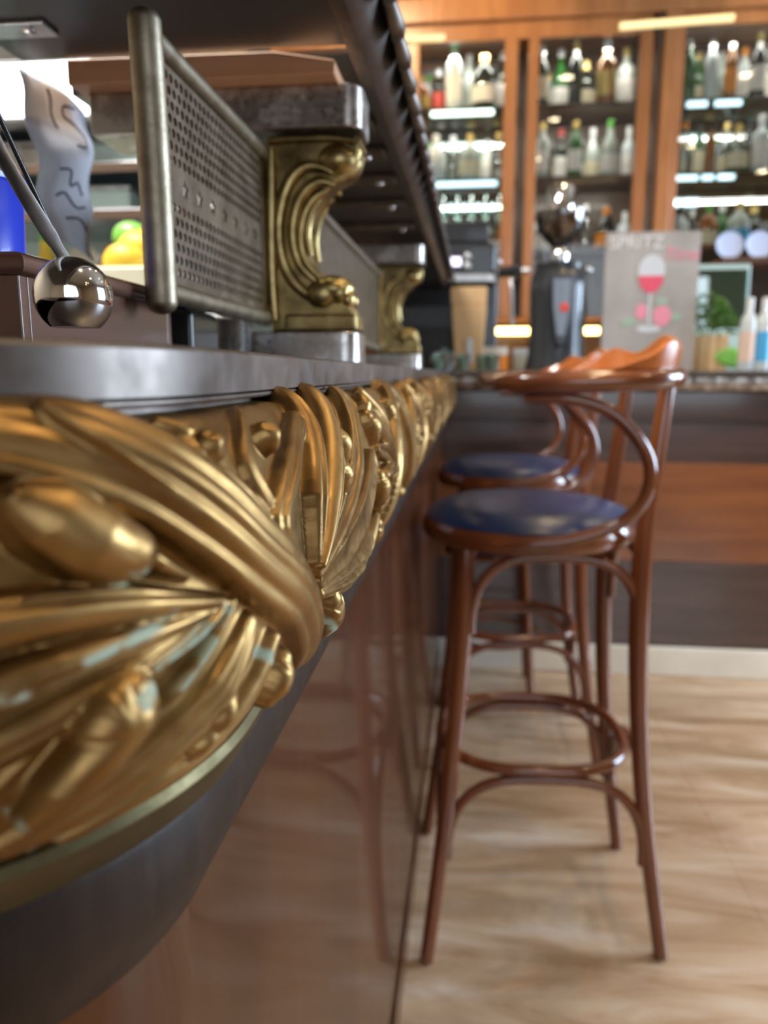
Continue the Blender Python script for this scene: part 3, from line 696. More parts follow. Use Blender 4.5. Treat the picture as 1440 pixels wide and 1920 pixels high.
# ------------------------------------------------------------------ receipt, caddy, ladle and other things behind the rim
def receipt():
    A0, A1 = at(28, 122, X=-.462), at(164, 212, X=-.462)
    B0, B1 = at(128, 452, X=-.425), at(203, 492, X=-.425)
    nu, nv = 10, 24; vs = []
    for i in range(nu + 1):
        u = i / nu; a = A0.lerp(A1, u); b = B0.lerp(B1, u)
        for j in range(nv + 1):
            v = j / nv; p = a.lerp(b, v); p.x += .016 * math.sin(v * 5 + .3) * v + .004 * math.sin(v * 14 + u * 4) + .006 * math.sin(u * PI)
            p.y -= .02 * math.sin(v * PI); vs.append(p)
    fs = [(i * (nv + 1) + j, (i + 1) * (nv + 1) + j, (i + 1) * (nv + 1) + j + 1, i * (nv + 1) + j + 1) for i in range(nu) for j in range(nv)]
    m = MB().add(vs, fs, True)
    org = A0
    o = tag(m.build('paper_receipt', M_paper, org=org), 'long curling white paper receipt with handwritten 15 hanging from the shelf', 'receipt')
    sd = o.modifiers.new('s', 'SOLIDIFY'); sd.thickness = .0004
    def S2(u, v):
        i = min(int(u * nu), nu - 1); j = min(int(v * nv), nv - 1); fu = u * nu - i; fv = v * nv - j
        q = lambda a, b: Vector(vs[a * (nv + 1) + b])
        return q(i, j).lerp(q(i + 1, j), fu).lerp(q(i, j + 1).lerp(q(i + 1, j + 1), fu), fv) + Vector((.0012, -.0006, 0))
    ink = MB()
    W_ = [[(.28, .06), (.34, .12), (.36, .2), (.4, .28)], [(.75, .05), (.55, .09), (.56, .16), (.72, .17), (.84, .23), (.80, .31), (.62, .34)],
          [(.3, .55), (.5, .52), (.55, .6), (.7, .56), (.8, .62)], [(.3, .70), (.45, .66), (.6, .72), (.8, .69)], [(.35, .82), (.6, .79), (.75, .84)]]
    for w in W_:
        ink.tube([S2(a.x, a.y) - org for a in spline([Vector((a, b, 0)) for a, b in w], 5)], .0011, 6)
    ink.build('handwriting', M_ink, o)
receipt()
cad = thing('wooden_caddy', 'brown varnished wooden caddy box on the bar behind the ladle', 'box', (-.352, .40, CT))
cz = .053
for x0, x1, y0, y1 in ((0, .11, 0, .008), (0, .11, .202, .21), (0, .008, .008, .202), (.102, .11, .008, .202)):
    bx(x0, x1, y0, y1, 0, cz - .009).build('side_board', M_boxwood, cad, bevel=.001)
bx(-.004, .115, -.005, .215, cz - .0085, cz - .001).build('rim_moulding', M_boxwood, cad, bevel=.003) if False else None
rm = MB(); rm.tube([(.0, .0, cz - .004), (.11, .0, cz - .004), (.11, .21, cz - .004), (.0, .21, cz - .004)], .0062, 10, closed=True, up=(0, 0, 1)); rm.build('rim_moulding', M_boxwood, cad)
bx(.008, .102, .008, .202, 0, .006).build('bottom', M_boxwood, cad)
def ladle():
    c = at(138, 556, Y=.335); r = .0168
    o = thing('ladle', 'shiny steel ladle standing bowl up against the wooden caddy', 'ladle', (c.x, c.y, CT))
    oc = Vector((c.x, c.y, CT))
    MB().lathe([(r * math.cos(a), r * 1.02 * math.sin(a)) for a in np.linspace(-.9, PI / 2 - .02, 18)] , (0, 0, c.z - CT), 36).build('bowl', M_chrome, o)
    a = at(128, 496, Y=.345) - oc; b = at(50, 372, Y=.33) - oc; d = at(-50, 200, Y=.30) - oc
    MB().tube(spline([a, b, d], 8), [.0028] * 4 + [.0036] * 9 + [.0042] * 4, 12, flat=.35, up=(0, -1, 0)).build('handle', M_bright, o)
    return o
ladle()
a, b = at(125, 490, Y=.375), at(-8, 205, Y=.345)
st = thing('drinking_straw', 'thin black straw leaning beside the ladle handle', 'straw', a)
MB().tube([(0, 0, 0), tuple(b - a)], .0012, 10).build('tube', M_black, st)
bc = thing('plastic_tub', 'cobalt blue plastic tub standing in the wooden caddy', 'tub', (-.345, .47, CT + .006))
MB().lathe([(.030, 0), (.034, .06), (.036, .118), (.038, .12), (.038, .124), (.034, .124)], n=24).build('body', M_blue, bc)
bc.location = (-.318, .47, CT + .0065); bc.scale = (1, 1, .84)
bk = thing('napkin_holder', 'small black holder on the bar under the pierced plate', 'holder', (-.262, .64, CT))
bx(-.03, .026, 0, .07, 0, .044).build('body', M_black, bk, bevel=.004)
bx(-.022, .018, .01, .06, .044, .050).build('insert', M_blackm, bk, bevel=.002)
pt = thing('metal_cup', 'brushed metal cup on the bar just left of the near bracket plinth', 'cup', (-.255, .80, CT))
MB().lathe([(.020, 0), (.021, .001), (.023, .045), (.024, .046), (.022, .046), (.020, .004)], n=24).build('body', M_steel, pt)
# service side, seen blurred through the gap: stainless rack, fruit, bowls, lit diffuser
rk = thing('stainless_rack', 'stainless steel rack of shelves behind the bar at far left', 'rack', (-1.66, 1.75, 0))
for z in (.90, 1.17, 1.405, 1.505, 1.598):
    bx(0, 1.15, 0, .35, z, z + .012).build('shelf', M_steel, rk, bevel=.002)
for x in (0, 1.12):
    for y in (0, .32): bx(x, x + .03, y, y + .03, 0, 1.61).build('upright', M_steel, rk)
bx(0, 1.15, .34, .35, .9, 1.60).build('back_sheet', M_teal, rk)
for z in (1.505, 1.405): bx(.03, 1.12, -.012, -.001, z - .012, z + .006).build('shelf_edge', M_cabdark, rk)
fr = thing('lit_display_case', 'glowing white display case standing at far left behind the shelf edge', 'display case', (-1.75, 1.30, 1.0))
wl = thing('light_box', 'bright white lit panel above the steel rack at far left', 'light', (at(-60, 180, Y=1.70).x, 1.70, at(50, 228, Y=1.7).z))
COL.objects.unlink(fr); bpy.data.objects.remove(fr)
bx(0, .285, 0, .05, 0, .125).build('housing', M_steel, wl, bevel=.003)
bx(.012, .273, -.004, -.0005, .010, .115).build('diffuser', M_fridge, wl)
wc = thing('work_counter', 'stainless work counter behind the bar', 'counter', (-1.9, .35, 0))
bx(.2, 1.36, .05, 1.34, .86, .90).build('worktop', M_steel, wc, bevel=.003)
bx(.25, 1.34, .1, 1.3, 0, .86).build('cabinet', M_blackm, wc)
def fruit(name, label, cat, px, py, Y, r, mat, zs=1.0, grp=None, floorz=None):
    p = at(px, py, Y=Y)
    o = MB().ell((0, 0, 0), (r * 1.2, r, r * zs), 20, 14).build(name, mat); o.location = p; tag(o, label, cat, grp); return o
bowl = thing('plastic_bucket', 'pale green round bucket behind the bar below the receipt', 'bucket', (at(195, 545, Y=1.28).x, 1.22, .9005))
MB().lathe([(.075, 0), (.08, .01), (.10, .25), (.105, .262), (.105, .27), (.098, .27), (.094, .25), (.07, .012)], n=32).build('body', M_teal, bowl)
lm = [(262, 470, .036, M_lemon, 'yellow lemon on the heap of fruit left of the pierced plate', 'lemon', 'lemon'), (235, 492, .034, M_lemon, 'lowest yellow lemon of the fruit heap behind the bar', 'lemon', 'lemon'),
      (268, 447, .016, M_orange, 'small bright orange kumquat on top of the fruit heap', 'kumquat', 'fruit'), (245, 445, .030, M_green2, 'green lime behind the lemons', 'lime', 'fruit')]
crate = thing('fruit_crate', 'cream crate of fruit standing on the work counter', 'crate', (at(255, 520, Y=1.45).x, 1.45, .9005))
bx(-.10, .10, -.11, .10, 0, .335).build('body', M_cream, crate, bevel=.006)
for px, py, r, m_, lb, nm, ct in lm: fruit(nm, lb, ct, px, py, {492: 1.39, 445: 1.51}.get(py, 1.45), r, m_)
tj = thing('terracotta_jar', 'round terracotta jar on the steel rack beside the receipt', 'jar', (at(222, 460, Y=1.88).x, 1.88, 1.1825))
MB().lathe([(.035, 0), (.055, .04), (.058, .10), (.042, .15), (.032, .16)], n=24).build('body', M_terra, tj)
MB().lathe([(.034, .1605), (.034, .170), (.012, .178)], n=20).build('lid', M_terra, tj)
bl = [(60, 'squat yellow-green bottle on the steel rack, left of the receipt', M_lemon), (95, 'cream carton on the steel rack, partly behind the receipt', M_cream)]
for px, lb, m_ in bl:
    x = at(px, 450, Y=1.80).x; q = thing('bottle' if 'bottle' in lb else 'carton', lb, 'bottle' if 'bottle' in lb else 'carton', (x, 1.86 if 'bottle' in lb else 1.98, 1.1825))
    if 'bottle' in lb:
        MB().lathe([(.035, 0), (.04, .01), (.04, .11), (.015, .16), (.013, .185)], n=20).build('body', m_, q); MB().lathe([(.015, .1855), (.015, .20)], n=16).build('cap', M_capgr, q)
    else:
        bx(-.04, .04, -.03, .03, 0, .17).build('body', m_, q, bevel=.002); MB().prism([(-.04, .1705), (.04, .1705), (0, .20)], -.03, .03).build('gable', m_, q)
for i, (x, w, z, m_, lb) in enumerate(((.30, .24, 1.418, M_white, 'white lidded tub on the lower tub shelf of the steel rack, left'), (.62, .24, 1.418, M_teal, 'pale green lidded tub on the lower tub shelf of the steel rack'), (.36, .30, 1.518, M_steel, 'grey lidded tub on the upper tub shelf of the steel rack, left'), (.72, .30, 1.518, M_teal, 'pale green lidded tub on the upper tub shelf of the steel rack'), (.90, .18, 1.418, M_white, 'white lidded tub at the right end of the steel rack'))):
    q = thing('storage_tub', lb, 'tub', (-1.66 + x, 1.80, z))
    bx(0, w, 0, .2, 0, .052).build('body', m_, q, bevel=.006); bx(-.004, w + .004, -.004, .204, .0522, .060).build('lid', M_steel, q, bevel=.002)

# ------------------------------------------------------------------ bentwood bar stools
def make_stool(label):
    r = thing('bar_stool', label, 'bar stool', (.125, 1.437, 0), .058, group='bentwood bar stools along the bar')
    zs = .80; R_ = .192; cx = -.02; SZ = .762
    # seat ring and cushion
    MB().lathe([(R_ - .02, SZ - .006), (R_ - .002, SZ - .008), (R_ + .004, SZ + .001), (R_ + .004, SZ + .016), (R_ - .002, SZ + .027), (R_ - .02, SZ + .025)], (cx, 0, 0), 48).build('seat_ring', M_stool, r)
    MB().lathe([(.01, SZ - .004), (R_ - .012, SZ + .012), (R_ - .003, SZ + .028), (R_ - .012, SZ + .043), (R_ - .05, SZ + .056), (.06, SZ + .064), (.004, SZ + .066)], (cx, 0, 0), 48).build('seat_cushion', M_fabric, r)
    # legs: x negative is the bar side
    for s_ in (-1, 1):
        fl = spline([(-.138, s_ * .120, SZ + .0), (-.145, s_ * .130, .56), (-.165, s_ * .160, .30), (-.20, s_ * .20, .004)], 8)
        MB().tube(fl, list(np.interp(np.linspace(0, 1, len(fl)), [0, .15, 1], [.013, .0175, .0125])), 14).build('leg', M_stool, r)
        bl_ = spline([(.186, s_ * .125, 1.045), (.172, s_ * .128, .90), (.160, s_ * .130, .76), (.162, s_ * .136, .55), (.182, s_ * .148, .30), (.226, s_ * .166, .004)], 8)
        MB().tube(bl_, list(np.interp(np.linspace(0, 1, len(bl_)), [0, .3, .5, 1], [.013, .016, .0175, .013])), 14).build('leg', M_stool, r)
        # arm loop: from under the arm rail out and back down to the seat ring
        al = spline([(-.055, s_ * .190, 1.012), (.02, s_ * .200, 1.010), (.085, s_ * .205, .985), (.135, s_ * .208, .925), (.140, s_ * .205, .865), (.105, s_ * .198, .815), (.03, s_ * .195, .785), (-.04, s_ * .193, .776), (-.10, s_ * .178, .770)], 8)
        MB().tube(al, list(np.interp(np.linspace(0, 1, len(al)), [0, .1, .9, 1], [.008, .0105, .0105, .006])), 12).build('arm_loop', M_stool, r)
    # curved arm rail, a flat bent band around the back
    rail = spline([(-.098, -.185, 1.036), (-.03, -.212, 1.036), (.06, -.222, 1.038), (.145, -.200, 1.042), (.192, -.13, 1.045), (.206, 0, 1.046), (.192, .13, 1.045), (.145, .200, 1.042), (.06, .222, 1.038), (-.03, .212, 1.036), (-.098, .185, 1.036)], 8)
    MB().tube(rail, list(np.interp(np.linspace(0, 1, len(rail)), [0, .06, .5, .94, 1], [.012, .022, .023, .022, .012])), 14, flat=.78, up=(0, 0, 1)).build('arm_rail', M_stool, r)
    # crest: shaped board standing on the rail, bent to its curve
    cm = MB(); NN = 60; vs = []; i0, i1 = int(len(rail) * .22), int(len(rail) * .78); sub = rail[i0:i1]
    for i in range(NN + 1):
        v = -1 + 2 * i / NN; f = (v + 1) / 2 * (len(sub) - 1); k = min(int(f), len(sub) - 2); p_ = sub[k].lerp(sub[k + 1], f - k); t_ = (sub[k + 1] - sub[k]).normalized(); nn_ = Vector((-t_.y, t_.x, 0))
        w_ = abs(v)
        hgt = .004 + .042 * (1 - min(1, w_ / .98) ** 2.6) + .012 * math.exp(-((w_ - .62) / .10) ** 2) + .016 * math.exp(-(w_ / .16) ** 2) - .008 * math.exp(-((w_ - .34) / .12) ** 2)
        for dn, z in ((.007, 1.052), (-.007, 1.052), (-.013, 1.054 + hgt), (-.001, 1.055 + hgt)): vs.append((p_.x + nn_.x * dn, p_.y + nn_.y * dn, z))
    fs = [(i * 4 + k, i * 4 + (k + 1) % 4, i * 4 + 4 + (k + 1) % 4, i * 4 + 4 + k) for i in range(NN) for k in range(4)] + [(0, 1, 2, 3), tuple(NN * 4 + k for k in (3, 2, 1, 0))]
    cm.add(vs, fs, False).build('crest', M_crest_lit, r, bevel=.002)
    # foot ring and the arches
    FZ = .358; ring = [(.0 + .170 * math.copysign(abs(math.cos(a)) ** .75, math.cos(a)), .160 * math.copysign(abs(math.sin(a)) ** .75, math.sin(a)), FZ) for a in np.linspace(0, 2 * PI, 64, endpoint=False)]
    MB().tube(ring, .0105, 12, closed=True).build('foot_ring', M_stool, r)
    def arch(a, b, top, inset=.0, rad=.0095):
        a = Vector(a); b = Vector(b); pts = []
        n = 24
        for i in range(n + 1):
            t = PI * i / n; u = (1 - math.copysign(abs(math.cos(t)) ** .62, math.cos(t))) / 2; z = a.z + (top - a.z) * (abs(math.sin(t)) ** .8)
            p_ = a.lerp(b, u); p_.z = z; pts.append(p_)
        MB().tube(pts, rad, 12).build('brace_arch', M_stool, r)
    for z0, z1, k in ((.60, SZ - .022, 0), (.180, FZ - .018, 1)):
        fx, bx_, fy, by_ = ((-.130, .160, .130, .136), (-.165, .186, .155, .155))[k]
        for s_ in (-1, 1): arch((fx, s_ * fy, z0), (bx_, s_ * by_, z0), z1)
        arch((fx - .010, -fy + .018, z0), (fx - .010, fy - .018, z0), z1); arch((bx_ + .010, -by_ + .018, z0), (bx_ + .010, by_ - .018, z0), z1)
    return r
st1 = make_stool('nearest bentwood bar stool with arms and a dark blue round seat')
st2 = dup(st1, (.122, 2.13, 0), .03, label='farther bentwood bar stool with a bright blue round seat, partly behind the nearest one')
lc = thing('low_stool', 'low round stool with dark blue seat, small behind the bar stool legs', 'stool', (.085, 2.475, 0))
MB().lathe([(.01, .50), (.165, .50), (.172, .52), (.165, .54), (.10, .552), (.004, .555)], n=36).build('seat_cushion', M_fabric, lc)
MB().lathe([(.15, .478), (.17, .48), (.17, .498), (.15, .499)], n=36).build('seat_ring', M_stool, lc)
for a in (.785, 2.356, 3.927, 5.498):
    MB().tube([(.12 * math.cos(a), .12 * math.sin(a), .478), (.17 * math.cos(a), .17 * math.sin(a), .003)], .013, 12).build('leg', M_stool, lc)
MB().tube([(.148 * math.cos(a), .148 * math.sin(a), .2) for a in np.linspace(0, 2 * PI, 40, endpoint=False)], .008, 10, closed=True).build('foot_ring', M_stool, lc)

# ------------------------------------------------------------------ back counter
BYF = 2.66
bc_ = thing('back_counter', 'brown wood back counter on a pale stone base, beyond the bar stools', 'counter', (0, BYF, 0))
def bq(px, py): return at(px, py, Y=BYF).z
XA, XB = -.5, 2.9
def cb(name, z0, z1, y0, y1, m_, bev=.003): return bx(XA, XB, y0, y1, z0, z1).build(name, m_, bc_, bevel=bev)
zt = CT
cb('countertop', zt - .016, zt, -.022, .78, M_pewter)
# carved pewter band under the top
eb = MB(); prf = [(-.015, zt - .0165), (-.028, zt - .024), (-.030, zt - .045), (-.022, zt - .062), (-.010, zt - .066), (.03, zt - .066), (.03, zt - .0165)]
xs = np.arange(XA, XB, .01); vs = []
for i, x in enumerate(xs):
    for k, (y, z) in enumerate(prf):
        vs.append((x, y - (.006 * abs(math.sin(x * 52)) * (1 if 0 < k < 4 else 0)), z))
n = len(prf); fs = [(i * n + k, i * n + (k + 1) % n, (i + 1) * n + (k + 1) % n, (i + 1) * n + k) for i in range(len(xs) - 1) for k in range(n)]
eb.add(vs, fs, True).build('carved_pewter_band', M_pewter2, bc_)
z1, z2, z3, z4 = bq(1300, 790), bq(1300, 868), bq(1300, 1055), bq(1300, 1215)
cb('dark_rail', z1, zt - .067, -.012, .05, M_front2)
cb('upper_panel', z2, z1 - .0004, .004, .05, M_front3)
cb('middle_panel', z3, z2 - .0004, .006, .05, M_front)
cb('lower_panel', z4, z3 - .0004, .004, .05, M_front3)
bx(XA, XB, .0505, .76, z4, zt - .067).build('carcass', M_front2, bc_)
cb('stone_base', 0, z4 - .001, -.004, .70, M_stone, .006)
hk = MB().tube(spline([(1.02, -.013, zt - .095), (1.02, -.035, zt - .095), (1.02, -.045, zt - .108), (1.02, -.035, zt - .12), (1.02, -.028, zt - .118)], 5), .004, 10); hk.build('bag_hook', M_gold, bc_)
# ---- items on the back counter
def onc(px, py=690, Y=2.9): return (at(px, py, Y=Y).x, Y, CT)
def SX(px, Y, px0): return (px - px0) / 1440 * Y * 1.01
# espresso machine
em = thing('coffee_machine', 'black espresso machine with small lit display on the back counter', 'coffee machine', (.0, 2.99, CT))
bx(-.36, .075, 0, .34, .33, .47).build('head', M_blackm, em, bevel=.02, seg=3)
bx(-.36, .045, .02, .32, .4705, .545).build('cup_tray', M_black, em, bevel=.008)
bx(-.34, .085, .10, .36, .05, .33).build('rear_body', M_black, em, bevel=.01)
bx(-.34, .085, -.02, .36, 0, .055).build('drip_base', M_blackm, em, bevel=.008)
bx(-.36, .07, -.012, -.001, .325, .355).build('steel_strip', M_steel, em, bevel=.004)
bx(-.112, -.055, -.006, -.001, .385, .415).build('display', M_disp, em, bevel=.004)
for z in (.385, .418): MB().lathe([(.012, 0), (.012, .008), (.009, .009)], (-.028, -.001, z), 16, mat=Matrix.Rotation(PI / 2, 3, 'X')).build('button', M_steel, em)
for z in (.36, .40): MB().ell((.085, .02, z), (.012, .012, .012)).build('valve_knob', M_steel, em)
pf = MB().tube([(.09, .0, .36), (.15, -.03, .36)], [.02, .022], 14).tube([(.15, -.03, .36), (.17, -.04, .36)], [.01, .01], 12).build('portafilter', M_black, em)
MB().tube([(.17, -.04, .36), (.195, -.048, .36)], [.012, .010], 12).build('handle_end', M_steel, pf)
MB().tube(spline([(.13, -.02, .33), (.135, -.03, .28), (.14, -.035, .16)], 6), .008, 10).build('steam_wand', M_steel, em)
# kraft bag
kb = thing('paper_bag', 'tall tan paper bag with folded top and pale strip beside the coffee machine', 'bag', (at(878, 690, Y=2.78).x, 2.78, CT))
kv = [(-.055, 0, -.03), (.055, 0, -.03), (.055, 0, .03), (-.055, 0, .03)]
pts = [(-.045, .0), (.045, .0), (.058, .20), (.058, .225), (-.060, .225), (-.060, .20)]
MB().prism(pts, -.035, .035).build('body', M_kraft, kb, bevel=.004)
MB().prism([(-.064, .226), (.058, .226), (.060, .285), (-.066, .285)], -.030, .024).build('folded_top', M_kraft, kb, bevel=.004)
bx(-.006, .014, -.0375, -.0352, .03, .11).build('strip', M_pglass, kb)
# grinder
gr_ = thing('coffee_grinder', 'tall black coffee grinder with clear bean hopper on the back counter', 'grinder', (at(1043, 690, Y=2.86).x, 2.86, CT))
MB().lathe([(.112, 0), (.110, .02), (.100, .06), (.098, .16), (.100, .28), (.095, .34), (.070, .365)], (0, .04, 0), 32).build('body', M_blackm, gr_)
MB().lathe([(.085, .355), (.085, .372), (.080, .376)], (0, .04, 0), 28).build('collar', M_black, gr_)
ch = MB().prism([(-.045, .33), (.045, .33), (.040, .22), (.020, .10), (0, .07), (-.020, .10), (-.040, .22)], -.085, -.055); ch.build('chute_cover', M_black, gr_, bevel=.01, seg=3)
MB().prism([(-.030, .31), (.030, .31), (.026, .22), (.012, .12), (-.012, .12), (-.026, .22)], -.090, -.0855).build('chute_window', M_bluegrey, gr_, bevel=.001)
bx(-.002, .022, -.094, -.0905, .20, .228).build('red_emblem', M_redl, gr_, bevel=.002)
MB().lathe([(.030, .376), (.036, .40), (.030, .425), (.026, .43)], (0, .04, 0), 24).build('chrome_neck', M_chrome, gr_)
MB().lathe([(.028, .430), (.080, .485), (.090, .54), (.090, .548), (.086, .546), (.076, .488), (.026, .436)], (0, .04, 0), 32).build('hopper', M_hopper, gr_)
MB().lathe([(.024, .4375), (.058, .468), (.060, .472), (.01, .478)], (0, .04, 0), 28).build('coffee_beans', M_cabdark, gr_)
MB().lathe([(.048, .5485), (.048, .628), (.044, .634)], (0, .04, 0), 28).build('hopper_lid', M_chrome, gr_)
MB().ell((.10, .02, .35), (.014, .014, .014)).build('dose_knob', M_steel, gr_)
# poster in its frame, standing on the counter
pox = at(1125, 690, Y=2.80).x; pw = .31; ph = .462
po = thing('poster', 'grey chalkboard style poster with a glass of pink wine and the words SPRITZ Time', 'poster', (pox, 2.80, CT))
bx(0, pw, 0, .008, 0, ph).build('sheet', M_poster, po, bevel=.001)
def flat(poly, mat, name, d=.0012, lay=1): return MB().prism(poly, -d * lay - .0004, -.0003 - d * (lay - 1)).build(name, mat, po)
def ellp(cx, cz, a, b, a0=0, a1=2 * PI, n=28): return [(cx + a * math.cos(t), cz + b * math.sin(t)) for t in np.linspace(a0, a1, n, endpoint=(a1 - a0) < 6)]
flat(ellp(.155, .335, .044, .052), M_pglass, 'printed_glass_bowl')
flat(ellp(.155, .318, .041, .056, PI, 2 * PI), M_pinkd, 'printed_wine', lay=2)
flat([(.151, .27), (.159, .27), (.159, .15), (.151, .15)], M_pglass, 'printed_stem', lay=1)
flat(ellp(.155, .142, .040, .012), M_pglass, 'printed_foot')
flat(ellp(.198, .185, .030, .036), M_pink, 'printed_flower', lay=1)
flat(ellp(.128, .20, .020, .026), M_pink, 'printed_flower', lay=1)
flat(ellp(.195, .232, .018, .014), M_pgreen, 'printed_leaf'); flat(ellp(.085, .165, .026, .014), M_pgreen, 'printed_leaf'); flat(ellp(.245, .180, .018, .012), M_pgreen, 'printed_leaf')
def text(body, size, loc, mat, parent, name, shear=0, rot=(PI / 2, 0, 0), ex=.0006):
    c = bpy.data.curves.new(name, 'FONT'); c.body = body; c.size = size; c.extrude = ex; c.shear = shear
    o = bpy.data.objects.new('tmp_text', c); COL.objects.link(o)
    dg = bpy.context.evaluated_depsgraph_get(); me = bpy.data.meshes.new_from_object(o.evaluated_get(dg))
    bpy.data.objects.remove(o); me.materials.clear(); me.materials.append(mat)
    n = bpy.data.objects.new(name, me); COL.objects.link(n); n.parent = parent; n.location = loc; n.rotation_euler = rot
    return n
text('SPRITZ', .058, (.012, -.0012, .408), M_chalk, po, 'lettering')
text('Time', .058, (.185, -.0012, .368), M_pink, po, 'lettering', shear=.35)
for x in (.05, .255): bx(x, x + .012, .0085, .09, 0, .012).build('stand', M_black, po)
bx(.11, .125, .0085, .012, 0, .2).build('stand', M_black, po)
# plant in a wooden crate
px_ = at(1326, 690, Y=2.86).x
pl = thing('potted_plant', 'bushy green herb in a light wooden crate on the back counter', 'plant', (px_, 2.93, CT))
for k in range(4): bx(-.068 + k * .035, -.068 + k * .035 + .031, -.06, -.052, 0, .125).build('crate_slat', M_kraft, pl, bevel=.001)
bx(-.068, .068, -.0515, .07, 0, .12).build('crate_box', M_orangewood, pl, bevel=.002)
fo = MB()
for i in range(420):
    a = random.uniform(0, 2 * PI); rr_ = .092 * math.sqrt(random.random()); hz = .115 + (.155 * (1 - (rr_ / .12) ** 2)) * random.random() ** .5
    c = Vector((rr_ * math.cos(a), rr_ * math.sin(a) * .8, hz)); d = Vector((math.cos(a), math.sin(a), random.uniform(-.3, .9))).normalized(); l = random.uniform(.018, .034)
    sd = d.cross(Vector((random.uniform(-1, 1), random.uniform(-1, 1), 1))).normalized() * l * .3; up = sd.cross(d).normalized() * l * .12
    fo.add([c, c + d * l * .5 + sd + up, c + d * l, c + d * l * .5 - sd + up, c + d * l * .5 - up * .5], [(0, 1, 4), (1, 2, 4), (2, 3, 4), (3, 0, 4), (0, 3, 2, 1)])
fo.build('foliage', M_green, pl)
MB().tube([(0, 0, .11), (.01, 0, .2)], .004, 8).tube([(.0, 0, .11), (-.04, 0, .2)], .003, 8).build('stems', M_green, pl)
lf = MB(); vs = []
for i in range(13):
    t = i / 12; w = .036 * math.sin(PI * t) ** .7
    for k in (-1, -.5, 0, .5, 1): vs.append((.015 + .115 * t, -.085 - .015 * math.sin(t * 3), .05 - .01 * t + w * k * .95 + .0 * t)); 
fs = [(i * 5 + k, i * 5 + k + 1, i * 5 + k + 6, i * 5 + k + 5) for i in range(12) for k in range(4)]
lo = lf.add(vs, fs, True).build('broad_leaf', M_green2, pl); sdm = lo.modifiers.new('s', 'SOLIDIFY'); sdm.thickness = .0015
MB().tube(spline([(.05, -.03, .118), (.10, -.06, .13), (.125, -.08, .05)], 5), .0025, 8).build('leaf_stalk', M_green, pl)
# bottles of every kind -----------------------------------------------------------------
def make_bottle(kind):
    """unit bottles about 0.3 m tall: body glass, label, cap"""
    r = bpy.data.objects.new('bottle', None); COL.objects.link(r)
    prof = {'wine': [(.036, 0), (.038, .004), (.038, .175), (.034, .2), (.018, .225), (.0145, .245), (.0145, .29)],
            'burg': [(.040, 0), (.042, .004), (.042, .14), (.036, .17), (.022, .21), (.0155, .24), (.0145, .29)],
            'spirit': [(.040, 0), (.042, .004), (.042, .165), (.038, .18), (.018, .2), (.0155, .21), (.0155, .26)],
            'squat': [(.048, 0), (.052, .005), (.054, .11), (.045, .15), (.020, .175), (.017, .185), (.017, .22)],
            'tall': [(.032, 0), (.034, .004), (.034, .2), (.028, .225), (.016, .245), (.014, .30)]}[kind]
    MB().lathe(prof, n=20).build('body', M_ggreen, r)
    rb = prof[2][0] + .0006; z0 = prof[2][1] * .2; z1 = prof[2][1] * .82
    MB().lathe([(rb - .0003, z0), (rb, z0), (rb, z1), (rb - .0003, z1)], n=20).build('label', M_label, r)
    zt_ = prof[-1][1]; rt = prof[-1][0]
    MB().lathe([(rt + .001, zt_ - .035), (rt + .0015, zt_ - .03), (rt + .0015, zt_ + .004), (rt - .002, zt_ + .006)], n=16).build('cap', M_capk, r)
    return r
BPRO = {k: make_bottle(k) for k in ('wine', 'burg', 'spirit', 'squat', 'tall')}
BUSED = {k: False for k in BPRO}
GL = {'green': M_ggreen, 'dark': M_gdark, 'amber': M_gamber, 'clear': M_gpale, 'frosted': M_gmilk, 'glassy': M_gclear}
LBL = {'white': M_label, 'cream': M_labelc, 'none': None, 'red': M_capr, 'blue': M_lblue, 'gold': M_capg, 'orange': M_orange, 'black': M_capk, 'peach': M_peach}
CPS = {'black': M_capk, 'gold': M_capg, 'red': M_capr, 'green': M_capgr, 'white': M_capw, 'orange': M_orange}
def bottle(kind, glass, lab, cap, loc, sc, label, group):
    proto = BPRO[kind]; r = dup(proto, loc, random.uniform(0, 6), label, group); r['category'] = 'bottle'; r.name = 'bottle'
    r.scale = (sc, sc, sc)
    for c in list(r.children):
        c.data = c.data.copy(); n = c.name.split('.')[0]
        if n == 'body': c.data.materials[0] = GL[glass]
        elif n == 'cap': c.data.materials[0] = CPS[cap]
        elif n == 'label':
            if LBL[lab] is None: bpy.data.objects.remove(c)
            else: c.data.materials[0] = LBL[lab]
    return r
# right end of the counter: two pale bottles / cans
for px, lab, cap, lb in ((1397, 'peach', 'white', 'slim white-capped bottle with peach label left of the blue one at the right edge'), (1426, 'blue', 'white', 'slim white-capped bottle with sky blue label at the right edge')):
    p_ = onc(px, Y=2.76); bottle('tall', 'frosted', lab, cap, p_, .78, lb, 'slim bottles at the right end of the back counter')
